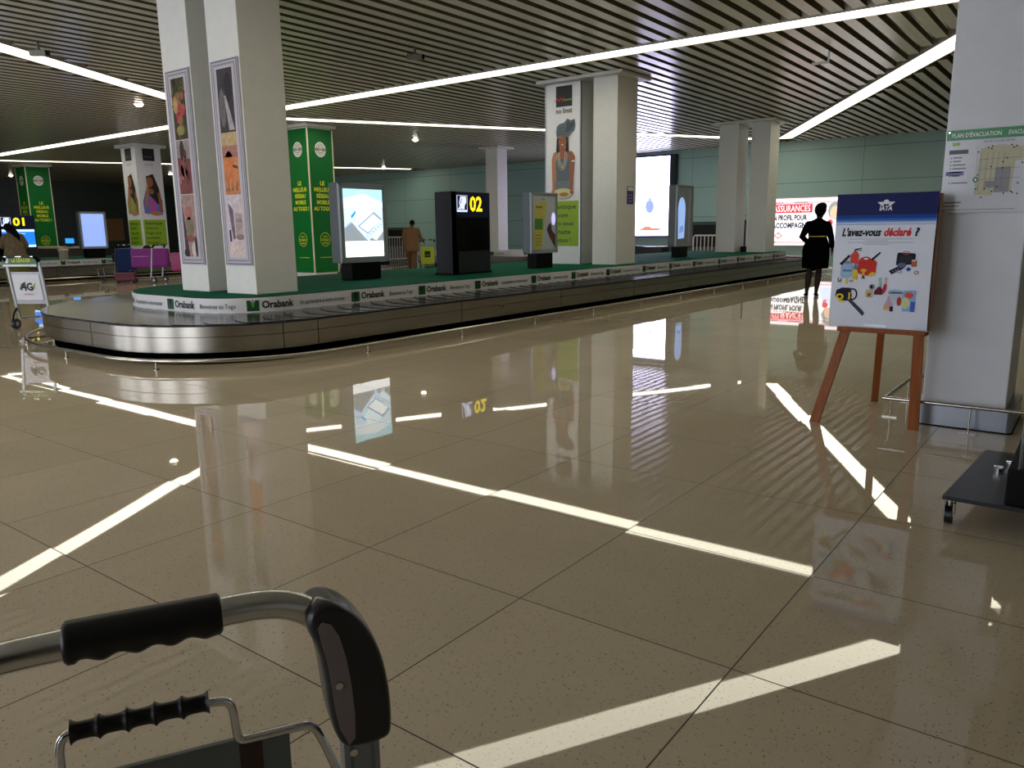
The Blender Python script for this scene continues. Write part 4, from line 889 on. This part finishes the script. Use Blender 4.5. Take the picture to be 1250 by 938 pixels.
# ------------------------------------------------------------------ luggage trolleys
TP_WHITE = mat('trolley_ad_white', (206, 206, 212), .4); TGREEN = mat('trolley_green', (30, 96, 50), .4)
def trolley_lower(t, w_=.50, fwd=.85, m_=ALU, front=True, xc=0.0):
    """wheels, base frame and small front lip; pusher stands at -y"""
    for s_ in (-1, 1):
        x = xc+s_*w_/2
        m = MB(); m.tube([(x, .06, .30), (x, .10, .15), (x*.9+xc*.1, fwd*.6, .13), (xc+s_*.10, fwd, .12)], .014, m_, 8); m.build('side_rail', t)
        m = MB(); m.tube([(x, .06, .30), (x, -.02, .22), (x, -.05, .12), (x, .0, .075)], .013, BLACK, 8); f_ = m.build('wheel_fork', t)
        m = MB(); m.tube([(x-.022, .0, .075), (x+.022, .0, .075)], .075, RUBBER, 20); m.tube([(x-.026, .0, .075), (x+.026, .0, .075)], .03, m_, 12); m.build('wheel', f_)
    m = MB(); m.tube([(xc-.10, fwd, .12), (xc+.10, fwd, .12)], .014, m_, 8)
    for k in range(3): y = .2+k*.25; m.tube([(xc-w_*.42, y, .135), (xc+w_*.42, y, .135)], .010, m_, 8)
    m.build('cross_bars', t)
    m = MB(); m.tube([(xc-.03, fwd-.06, .06), (xc+.03, fwd-.06, .06)], .06, RUBBER, 18); m.build('front_wheel', t)
    if front: m = MB(); m.tube([(xc-.11, fwd, .12), (xc-.11, fwd+.03, .34), (xc+.11, fwd+.03, .34), (xc+.11, fwd, .12)], .011, m_, 8); m.build('front_stop', t)
def trolley(label, loc, rz, panel='4g', group=None):
    t = thing('luggage_trolley', label, 'luggage trolley', (loc[0], loc[1], 0), rz, group); w_ = .50
    trolley_lower(t, w_)
    for s_ in (-1, 1):
        x = s_*w_/2
        m = MB(); m.loft([[(x-.018, y-.012, z), (x+.018, y-.012, z), (x+.018, y+.012, z), (x-.018, y+.012, z)] for y, z in ((.10, .14), (.06, .32), (-.03, .97))], ALU, smooth=False); m.build('post', t)
        m = MB(); m.tube([(x, -.03, .97), (x, -.07, 1.02), (x*.9, -.09, 1.04)], .026, BLACK, 10); m.build('corner_cap', t)
    m = MB(); m.tube([(-w_*.45, -.09, 1.04), (w_*.45, -.09, 1.04)], .014, CHROME, 10); m.build('handle', t)
    for s_ in (-1, 1): m = MB(); m.tube([(s_*.05, -.09, 1.04), (s_*.18, -.09, 1.04)], .019, RUBBER, 10); m.build('grip', t)
    def quad(z0, z1, ya, yb, m_, th=.012): mm = MB(); mm.prism([(-w_/2+.02, ya, z0), (w_/2-.02, ya, z0), (w_/2-.02, yb, z1), (-w_/2+.02, yb, z1)], (0, th, 0), m_); return mm
    if panel == '4g':
        m = quad(.36, .82, .05, -.008, mat('panel_frame', (156, 158, 162), .35, .5)); m.frame((-w_/2+.02, .045, .36), (1, 0, 0), (0, -.058, .46), .002)
        m.rect(.02, .055, .44, .43, TP_WHITE, 2); m.rect(.02, .05, .44, .058, Q('fine', 150, 154, 164), 3)
        m.poly([(.10, .22), (.15, .30), (.22, .33), (.20, .30), (.15, .25), (.14, .19)], Q('g4', 44, 84, 30), 3); m.poly([(.26, .18), (.33, .22), (.37, .31), (.34, .29), (.30, .23)], Q('g4b', 120, 150, 40), 3)
        m.text('4G', .145, .20, .11, INK, 4, width=.17, bold=.04); m.text('MOBILE', .16, .125, .03, Q('rosetext', 190, 120, 140), 4, width=.14)
        m.build('ad_panel', t)
        m = MB(); m.box((-.29, -.055, .93), (.24, -.035, 1.05), TGREEN, .004); m.box((-.285, -.06, .90), (.235, -.03, .93), WHITEP, .003); m.frame((-.29, -.055, .93), (1, 0, 0), (0, 0, 1), .002); m.text('LE LEADER', .15, .035, .055, YEL, 2, width=.29, bold=.02); m.ell(.07, .06, .032, .045, TP_WHITE, 2)
        m.build('top_sign', t)
    elif panel == 'yellow':
        m = quad(.20, .80, .05, -.02, mat('trolley_lime', (168, 186, 46), .4)); m.frame((-w_/2+.02, .045, .20), (1, 0, 0), (0, -.07, .60), .003); m.rect(.13, .24, .33, .46, INK, 2); m.text('moov', .16, .30, .05, LIME, 3, width=.15, bold=.02)
        m.build('ad_panel', t)
    elif panel == 'plain':
        quad(.36, .82, .05, -.008, mat('panel_frame', (156, 158, 162), .35, .5)).build('ad_panel', t)
    return t
vd = math.atan2
trolley('empty luggage trolley with white and green panel at the end of the near carousel', (-12.36, 4.80), .53, '4g')
trolley('luggage trolley with yellow-green panel pushed by the man in brown', (-18.92, 20.19), .78, 'yellow')
trolley('grey luggage trolley parked right behind the yellow-green one', (-18.1, 20.9), .9, 'plain', 'parked grey trolleys by the 02 cabinet')
trolley('grey luggage trolley parked nearest the 02 cabinet', (-17.6, 21.3), .9, 'plain', 'parked grey trolleys by the 02 cabinet')
tro_a = trolley('trolley carrying the blue suitcase, left one of the far pair', (-23.35, 11.75), 1.9, 'none')
tro_b = trolley('trolley carrying the purple suitcase, before the banner column', (-21.35, 11.75), 2.0, 'none')

def suitcase(name, label, loc, rz, size, m_, up=False):
    t = thing(name, label, 'suitcase', loc, rz); w_, d_, h_ = size
    m = MB(); m.box((-w_/2, -d_/2, .03), (w_/2, d_/2, h_), m_, min(size)*.18); m.build('shell', t)
    m = MB(); m.box((-w_/2-.004, -.012, .05), (w_/2+.004, .012, h_-.02), BLACK); m.build('zip_band', t)
    m = MB(); m.tube([(-.09, 0, h_-.01), (-.08, 0, h_+.035), (.08, 0, h_+.035), (.09, 0, h_-.01)], .010, BLACK, 8); m.build('carry_handle', t)
    for sx in (-1, 1):
        for sy in (-1, 1): m = MB(); m.tube([(sx*w_*.38-.012, sy*d_*.3, .028), (sx*w_*.38+.012, sy*d_*.3, .028)], .028, BLACK, 12); m.build('wheel', t)
    return t
su = suitcase('suitcase', 'large purple suitcase lying on the trolley before the banner column', (-21.75, 11.75, .38), .85, (.98, .34, .56), mat('purple_shell', (124, 40, 122), .45, spec=.2))
m = MB(); m.box((-.42, -.178, .34), (-.02, -.170, .355), mat('purple_stripe', (190, 130, 190), .4)); m.build('trim_stripe', su)
suitcase('suitcase', 'pink-red suitcase end standing right of the purple suitcase', (-21.05, 12.15, .28), .85, (.30, .36, .54), mat('magenta_shell', (150, 48, 104), .4))
suitcase('suitcase', 'dark blue suitcase standing on the trolley left of the purple suitcase', (-23.15, 11.75, .20), .9, (.48, .34, .74), mat('blue_shell', (12, 36, 84), .5, spec=.15))
suitcase('suitcase', 'maroon case under the purple suitcase', (-22.15, 11.2, .0), .85, (.55, .26, .28), mat('maroon_shell', (92, 24, 46), .5))
t = thing('duffel_bag', 'black duffel bag resting on carousel 01 left of the blue suitcase', 'bag', (-25.5, 12.9, .43), 1.9)
m = MB(); m.tube([(-.36, 0, .19), (-.33, 0, .19), (.33, 0, .17), (.36, 0, .17)], [.12, .19, .18, .1], mat('black_fabric', (16, 16, 18), .8), 14); m.build('body', t)
m = MB(); m.tube([(-.15, 0, .36), (-.12, 0, .44), (.12, 0, .43), (.15, 0, .34)], .012, BLACK, 8); m.build('handle', t)
t = thing('backpack', 'dark backpack on the trolley behind the purple suitcase', 'bag', (-22.35, 12.0, .42), .6)
m = MB(); m.ell3((0, 0, .32), (.18, .14, .30), mat('black_fabric', (16, 16, 18), .8)); m.build('body', t)
m = MB(); m.ell3((0, -.12, .24), (.12, .06, .15), mat('black_fabric', (16, 16, 18), .8)); m.build('front_pocket', t)
t = thing('bin', 'cream plastic bin standing on the belt of carousel 01', 'bin', (-26.15, 11.32, .432))
m = MB(); m.lathe([(.0, 0), (.12, 0), (.135, .41), (.15, .42), (.15, .47), (.13, .49), (0, .50)], (0, 0, 0), mat('cream_plastic', (186, 178, 150), .5), 20); m.build('body', t)
t = thing('service_counter', 'pale counter top behind the bin and the left cabinet', 'counter', (-33.0, 14.0, 0), 0)
m = MB(); m.box((-1.4, -.4, 0), (1.4, .4, .85), mat('counter_front', (60, 60, 56), .5), .01); m.box((-1.5, -.5, .85), (1.5, .5, .92), mat('counter_top', (180, 168, 140), .4), .01); m.build('body', t)
t = thing('computer_monitor', 'small blue lit monitor on the far counter left of the pale blue display', 'monitor', (-31.9, 14.1, .92), .9)
m = MB(); m.box((-.17, -.02, .10), (.17, .02, .33), BLACK, .006); m.frame((-.17, -.02, .10), (1, 0, 0), (0, 0, 1), .003); m.rect(.02, .02, .32, .21, glow('mon_blue', (30, 140, 240), 1.1), 1); m.build('screen', t)
m = MB(); m.box((-.1, -.08, 0), (.1, .08, .015), BLACK); m.tube([(0, 0, 0), (0, 0, .15)], .02, BLACK, 8); m.build('stand', t)

# ------------------------------------------------------------------ people
def skinned(name, verts, edges, root, m_, parent, sub=2):
    me = bpy.data.meshes.new(name); me.from_pydata([v[0] for v in verts], edges, []); me.materials.append(m_)
    o = bpy.data.objects.new(name, me); COL.objects.link(o); o.parent = parent
    md = o.modifiers.new('skin', 'SKIN'); md.use_smooth_shade = True; md.branch_smoothing = .4
    lay = me.skin_vertices[0] if me.skin_vertices else None
    if lay is None:
        bm = bmesh.new(); bm.from_mesh(me); bm.verts.layers.skin.verify(); bm.to_mesh(me); bm.free(); lay = me.skin_vertices[0]
    for i, v in enumerate(verts): lay.data[i].radius = v[1]; lay.data[i].use_root = (i == root)
    sb = o.modifiers.new('sub', 'SUBSURF'); sb.levels = 1; sb.render_levels = sub
    for p in me.polygons: p.use_smooth = True
    return o
def figure(t, skinm, sh, hip, knees, feet, elbows, wrists, head, neck, chest, k=1.0, finger_dir=None):
    """all arguments are local joint positions; +y is where the figure faces"""
    V = []; E_ = []
    def add(p, r, link=None):
        V.append((Vector(p), (r if isinstance(r, tuple) else (r, r)))); i = len(V)-1
        if link is not None: E_.append((link, i))
        return i
    root = add(hip, (.135*k, .10*k)); wa = add((hip[0]*.5+chest[0]*.5, hip[1], (hip[2]+chest[2])/2-.01), (.115*k, .09*k), root)
    ch = add(chest, (.15*k, .10*k), wa); nk0 = add((neck[0], neck[1], neck[2]-.04), (.065*k, .055*k), ch); nk = add(neck, .048*k, nk0)
    h0 = add((head[0], head[1]+.01, head[2]-.07), (.062, .070), nk); h1 = add((head[0], head[1], head[2]), (.078, .095), h0); add((head[0], head[1]-.01, head[2]+.085), (.058, .072), h1)
    for s_ in (0, 1):
        q = (-1, 1)[s_]
        a = add(sh[s_], .052*k, ch); b_ = add(tuple((x+y)/2 for x, y in zip(sh[s_], elbows[s_])), .046*k, a); c = add(elbows[s_], .038*k, b_)
        d = add(tuple((x*.6+y*.4) for x, y in zip(elbows[s_], wrists[s_])), .036*k, c); e = add(wrists[s_], .025, d)
        W_ = Vector(wrists[s_]); D = (W_-Vector(elbows[s_])).normalized() if not finger_dir else Vector(finger_dir[s_]).normalized()
        S_ = D.cross(Vector((1, 0, 0))).normalized() if abs(D.x) < .8 else Vector((0, 1, 0)); B_ = D.cross(S_)
        pm = add(W_+D*.05, (.030, .016), e)
        for f_ in range(4):
            L_ = (.062, .070, .066, .052)[f_]; o_ = S_*((f_-1.5)*.019)
            p0 = add(W_+D*.085+o_, .0095, pm); p1 = add(W_+D*(.085+L_*.5)+o_+B_*q*.004, .0085, p0); add(W_+D*(.085+L_*.9)+o_+B_*q*.016, .007, p1)
        p0 = add(W_+D*.045+S_*-.034, .011, e); add(W_+D*.085+S_*-.046, .0085, p0)
        kx = add((hip[0]+q*.085*k, hip[1], hip[2]-.08), .095*k, root); th = add(tuple((x+y)/2 for x, y in zip((hip[0]+q*.085, hip[1], hip[2]-.08), knees[s_])), .078*k, kx)
        kn = add(knees[s_], .058*k, th); f0 = Vector(feet[s_]); cf = add(tuple(Vector(knees[s_])*.62+Vector((f0.x, f0.y, f0.z+.08))*.38+Vector((0, -.02, 0))), .066*k, kn)
        an = add((f0.x, f0.y-.01, f0.z+.08), .033, cf); he = add((f0.x, f0.y+.02, f0.z+.035), (.034, .03), an); add((f0.x+q*.01, f0.y+.15, f0.z+.022), (.038, .020), he)
    return skinned('body', V, E_, root, skinm, t)
def rings(m, L_, m_, n=24, cap=True):
    return m.loft([[(cx+rx*math.cos(2*PI*j/n), cy+ry*math.sin(2*PI*j/n), z) for j in range(n)] for cx, cy, z, rx, ry in L_], m_, cap=cap)
def face(t, c, m_s, m_d, r=(.078, .095)):
    x, y, z = c
    m = MB(); m.ell3((x, y+r[1]+.004, z-.01), (.011, .016, .020), m_s, 8, 6)
    for q in (-1, 1): m.ell3((x+q*r[0], y, z-.01), (.012, .020, .030), m_s, 8, 6)
    m.build('nose_and_ears', t)
    m = MB()
    for q in (-1, 1): m.ell3((x+q*.030, y+r[1]-.010, z+.012), (.012, .006, .007), mat('eye_white', (190, 186, 180), .3), 8, 6); m.ell3((x+q*.030, y+r[1]-.005, z+.012), (.005, .004, .005), m_d, 8, 6)
    m.ell3((x, y+r[1]-.014, z-.052), (.022, .010, .007), mat('lips', (110, 52, 46), .5), 10, 6); m.build('eyes_and_mouth', t)
SK1 = mat('skin_dark', (40, 26, 20), .6, spec=.2); SK2 = mat('skin_brown', (84, 56, 42), .5); BLKCL = mat('black_cloth', (5, 5, 6), .9, spec=0); HAIR = mat('black_hair', (5, 5, 5), .8, spec=.1, bump=.4, scale=60)

# woman in black, seen from behind
t = thing('person', 'person in black knee-length dress with thin yellow belt, standing seen from behind', 'person', (-4.52, 15.55, 0), .2817)
hipc = (.045, 0, .93); chest = (.06, .0, 1.30); neck = (.075, .0, 1.47); head = (.085, .015, 1.60)
shd = ((-.105, 0, 1.375), (.225, 0, 1.37)); elb = ((-.215, .02, 1.13), (.305, .0, 1.11)); wr = ((-.12, .20, 1.04), (.335, .06, .92))
figure(t, SK1, shd, hipc, ((-.045, .01, .50), (.125, .01, .50)), ((-.075, .0, .0), (.095, .0, .0)), elb, wr, head, neck, chest, 1.0, ((.6, .7, -.1), (.05, .25, -1)))
m = MB(); rings(m, [(.07, 0, 1.475, .055, .055), (.065, 0, 1.455, .085, .07), (.062, 0, 1.43, .135, .085), (.062, 0, 1.40, .175, .105), (.062, 0, 1.35, .20, .125), (.062, .01, 1.27, .195, .14), (.067, .01, 1.17, .172, .125), (.067, 0, 1.12, .165, .118), (.06, 0, 1.06, .195, .14), (.05, -.01, .96, .235, .17), (.048, -.01, .86, .245, .175), (.05, 0, .72, .244, .17), (.052, 0, .56, .238, .16), (.052, 0, .54, .23, .15)], BLKCL)
for s_ in (0, 1):
    a, e, w_ = [Vector(q[s_]) for q in (shd, elb, wr)]
    m.tube([a+(Vector((.062, 0, 1.40))-a)*.45, a, a*.7+e*.3, (a+e)/2, e, e+(w_-e)*.5, e+(w_-e)*.92], [.05, .066, .072, .066, .056, .050, .043], BLKCL, 14)
m.build('dress', t)
m = MB(); rings(m, [(.067, 0, 1.130, .167, .124), (.067, 0, 1.130, .176, .130), (.067, 0, 1.150, .178, .131), (.067, 0, 1.150, .169, .125)], mat('yellow_belt', (160, 146, 30), .5), cap=False); m.build('belt', t)
m = MB(); m.ell3((.085, -.012, 1.635), (.108, .120, .125), HAIR); m.ell3((.112, -.095, 1.69), (.085, .07, .08), HAIR); m.build('hair', t)
face(t, head, SK1, HAIR)
for q, x in ((-1, -.075), (1, .095)):
    m = MB(); m.loft([[(x-.036, -.045, z0), (x+.036, -.045, z0), (x+.044+.01*q, .10, z0*.4+.004), (x+.03+.01*q, .185, .004+z0*.2), (x-.02+.01*q, .185, .004+z0*.2), (x-.04+.01*q, .10, z0*.4+.004)] for z0 in (.015, .06)], BLKCL); m.lathe([(.012, 0), (.018, .05)], (x, -.03, 0), BLKCL, 10); m.build('shoe', t)

# man in brown suit walking off with a trolley
t = thing('person', 'man in a brown suit walking away beyond the green island', 'person', (-19.25, 19.75, 0), .77)
BROWN = mat('brown_suit', (112, 82, 52), .8, bump=.2, scale=30); BROWN2 = mat('brown_trousers', (98, 66, 40), .8)
hipc = (0, 0, .93); chest = (.01, 0, 1.30); neck = (.03, 0, 1.46); head = (.05, .02, 1.60)
shd = ((-.20, 0, 1.39), (.21, 0, 1.39)); elb = ((-.26, .02, 1.12), (.31, .06, 1.13)); wr = ((-.25, .12, .90), (.42, .26, .98))
figure(t, SK2, shd, hipc, ((-.08, .10, .50), (.09, -.02, .50)), ((-.07, .12, 0), (.09, -.12, 0)), elb, wr, head, neck, chest, 1.0)
m = MB(); rings(m, [(.02, 0, 1.47, .07, .07), (.01, 0, 1.44, .15, .10), (.005, 0, 1.40, .25, .13), (.005, 0, 1.30, .265, .15), (.0, 0, 1.12, .245, .15), (.0, 0, .95, .255, .16), (0, -.01, .75, .265, .165), (0, -.01, .66, .265, .165), (0, -.01, .65, .25, .15)], BROWN)
for s_ in (0, 1):
    a, e, w_ = [Vector(q[s_]) for q in (shd, elb, wr)]
    m.tube([a*.8+Vector((0, 0, .28)), a, (a+e)/2, e, e+(w_-e)*.5, e+(w_-e)*.95], [.075, .085, .075, .066, .058, .05], BROWN, 14)
m.build('jacket', t)
m = MB()
for q, kn, ft in ((-1, (-.08, .10, .50), (-.07, .10, .05)), (1, (.09, -.02, .50), (.09, -.13, .05))): m.tube([(q*.08, 0, .88), (q*.09, .02, .72), kn, ft], [.13, .115, .085, .07], BROWN2, 14)
m.build('trousers', t)
m = MB(); m.ell3((.05, .0, 1.635), (.088, .104, .085), HAIR); m.build('hair', t); face(t, head, SK2, HAIR)
for x, y in ((-.07, .12), (.09, -.12)): m = MB(); m.box((x-.045, y-.06, 0), (x+.045, y+.2, .07), BLACK, .02); m.build('shoe', t)

# person at the far left in a patterned wrap
t = thing('person', 'person in patterned brown and green dress with long dark hair, by the 01 cabinet', 'person', (-23.25, 8.85, 0), 1.2)
PAT = mat('patterned_cloth', (104, 88, 64), .8, var=.55, scale=14); PAT2 = mat('olive_wrap', (88, 92, 46), .8, var=.4, scale=18)
hipc = (0, 0, .90); chest = (-.02, 0, 1.24); neck = (-.05, .03, 1.40); head = (-.09, .07, 1.53)
shd = ((-.18, 0, 1.33), (.16, 0, 1.33)); elb = ((-.28, .08, 1.08), (.26, .08, 1.08)); wr = ((-.20, .30, 1.04), (.22, .32, 1.02))
figure(t, SK1, shd, hipc, ((-.09, .02, .48), (.09, .02, .48)), ((-.09, .02, 0), (.09, .0, 0)), elb, wr, head, neck, chest, 1.0)
m = MB(); rings(m, [(-.03, 0, 1.41, .08, .07), (-.02, 0, 1.37, .18, .10), (-.01, 0, 1.28, .23, .15), (0, 0, 1.08, .22, .16), (0, 0, .92, .25, .19), (0, 0, .82, .27, .20)], PAT)
for s_ in (0, 1):
    a, e, w_ = [Vector(q[s_]) for q in (shd, elb, wr)]
    m.tube([a*.7+Vector((0, 0, .41)), a, (a+e)/2, e, e+(w_-e)*.3], [.07, .085, .085, .08, .075], PAT, 14)
m.build('blouse', t)
m = MB(); rings(m, [(0, 0, .90, .26, .19), (0, 0, .6, .29, .21), (0, 0, .25, .28, .2), (0, 0, .1, .27, .19)], PAT2); m.build('wrap_skirt', t)
m = MB(); m.ell3((-.09, .05, 1.575), (.098, .112, .10), HAIR); m.tube([(-.05, -.03, 1.58), (.02, -.06, 1.46), (.10, -.09, 1.32), (.13, -.10, 1.20)], [.07, .085, .07, .02], HAIR, 12); m.build('hair', t); face(t, head, SK1, HAIR)

# ------------------------------------------------------------------ foreground trolley (handle end in view)
ft = thing('luggage_trolley', 'nearest luggage trolley with chrome handle, black grip and corner cover', 'luggage trolley', (-.792, .243, 0), math.atan2(.874, .486))
XC = .12
def mir(p): return (2*XC-p[0], p[1], p[2])
hp_ = [(-.055, 0, .905), (-.035, 0, .924), (0, 0, .9305), (.05, 0, .932), (.20, 0, .9345), (.235, 0, .9345), (.262, 0, .929), (.285, 0, .916), (.300, 0, .900)]
m = MB(); m.tube(fillet(hp_, 2), .0155, mat('handle_tube', (205, 204, 200), .20, 1), 20); m.build('handle', ft)
def grip(s0, s1):
    m = MB(); R_ = []; n = 24; K = 48
    for i in range(K+1):
        f_ = i/K; s_ = s0+(s1-s0)*f_; r0 = .0215-(.003 if i in (0, K) else 0)
        ring_ = []
        for j in range(n):
            a = 2*PI*j/n; dn = max(0, -math.sin(a)); r_ = r0+dn*.0042*(math.cos(f_*2*PI*4.5)*.6-.3)*(1 if .08 < f_ < .92 else .2)
            ring_.append((s_, r_*math.cos(a), .933+r_*math.sin(a)))
        R_.append(ring_)
    m.loft(R_, RUBBER); return m
grip(.052, .196).build('grip', ft)
COVP = mat('cover_plastic', (30, 29, 31), .34, coat=.2); COVI = mat('cover_inner_face', (124, 112, 110), .5)
def cover(mirror=False):
    out = [(.2775, .905), (.2775, .921), (.284, .930), (.296, .9335), (.310, .930), (.324, .920), (.338, .903), (.349, .883), (.357, .860), (.3625, .832), (.3655, .800), (.3655, .770), (.362, .757), (.345, .753), (.322, .754), (.309, .758), (.303, .768), (.298, .785), (.2945, .810), (.2925, .838), (.290, .862), (.286, .885)]
    if mirror: out = [(2*XC-a_, c_) for a_, c_ in out][::-1]
    n = len(out)
    for _ in range(2):      # smooth and refine the outline
        out = [q for i in range(len(out)) for q in ((out[i][0]*.75+out[(i+1) % len(out)][0]*.25, out[i][1]*.75+out[(i+1) % len(out)][1]*.25), (out[i][0]*.25+out[(i+1) % len(out)][0]*.75, out[i][1]*.25+out[(i+1) % len(out)][1]*.75))]
    n = len(out); nrm = []
    for i in range(n):
        a_, c_ = out[i-3], out[(i+3) % n]; tx, tz = c_[0]-a_[0], c_[1]-a_[1]; L_ = math.hypot(tx, tz); nrm.append((-tz/L_, tx/L_))
    area = sum(out[i][0]*out[(i+1) % n][1]-out[(i+1) % n][0]*out[i][1] for i in range(n)); sg = 1 if area > 0 else -1
    R_ = [[(out[i][0]+sg*nrm[i][0]*ins, f_, out[i][1]+sg*nrm[i][1]*ins) for i in range(n)] for f_, ins in ((-.030, .009), (-.0295, .006), (-.026, .0025), (-.020, .0006), (-.012, 0), (.012, 0), (.020, .0006), (.026, .0025), (.030, .009))]
    m = MB(); m.loft(R_, COVP); return m
for mi_ in (False, True):
    c_ = cover(mi_).build('corner_cover', ft)
    pl = [(.288, .909), (.293, .915), (.302, .911), (.310, .895), (.316, .868), (.320, .835), (.322, .800), (.321, .770), (.314, .764), (.305, .785), (.3010, .812), (.2985, .842), (.296, .866), (.291, .890)]
    if mi_: pl = [(2*XC-a_, c_) for a_, c_ in pl][::-1]
    m = MB(); m.prism([(a_, -.030, c_) for a_, c_ in pl], (0, -.0012, 0), COVI); m.build('inner_face', c_)
    q_ = (.3065, -.033, .838) if not mi_ else mir((.3065, -.033, .838))
    m = MB(); m.tube([q_, (q_[0], -.030, q_[2])], .0042, CHROME, 12); m.build('screw', c_)
for mi_ in (False, True):
    m = MB(); x0, x1 = .311, .351
    if mi_: x0, x1 = 2*XC-x1, 2*XC-x0
    m.loft([[(x0, -.014, z), (x1, -.014, z), (x1, .014, z), (x0, .014, z)] for z in (.14, .775)], mat('post_aluminium', (138, 142, 146), .35, .7), smooth=False)
    for q in (x0+.006, x1-.010): m.box((q, -.0155, .14), (q+.004, -.0135, .775), GREYF)
    m.tube([((x0+x1)/2-.01, -.014, .742), ((x0+x1)/2-.01, -.017, .742)], .0045, CHROME, 10); m.build('post', ft)
m = MB(); m.tube(fillet([(.030, .0, .70), (.036, 0, .80), (.0365, 0, .825), (.041, 0, .835), (.050, 0, .8385), (.185, 0, .8355), (.1955, 0, .831), (.199, 0, .820), (.2005, 0, .790), (.204, 0, .783), (.212, 0, .782), (.270, 0, .7815), (.279, 0, .778), (.287, 0, .766), (.308, 0, .700)], 2), .0048, CHROME, 12); m.build('brake_lever', ft)
m = MB(); pr = []; 
for i in range(61):
    f_ = i/60; ph = (f_*5) % 1; r_ = .0088+.0038*(abs(2*ph-1)**4); pr.append((.048+.128*f_, r_))
m.loft([[(s_, r_*math.cos(2*PI*j/16), .8385-.002*(s_-.048)/.128+r_*math.sin(2*PI*j/16)) for j in range(16)] for s_, r_ in pr], RUBBER); m.build('lever_grip', ft)
m = MB(); m.box((-.02, .012, .36), (.256, .020, .776), mat('ad_board_grey', (92, 100, 94), .35), .002); m.frame((-.02, .012, .36), (1, 0, 0), (0, 0, 1), .0004); m.rect(.222, .0, .246, .414, mat('board_brown', (52, 34, 24), .4), 2); m.build('ad_panel', ft)
m = MB(); m.tube([(-.06, .016, .70), (.30, .016, .70)], .006, CHROME, 8); m.build('panel_bar', ft)
trolley_lower(ft, .42, .62, ALU, False, XC)
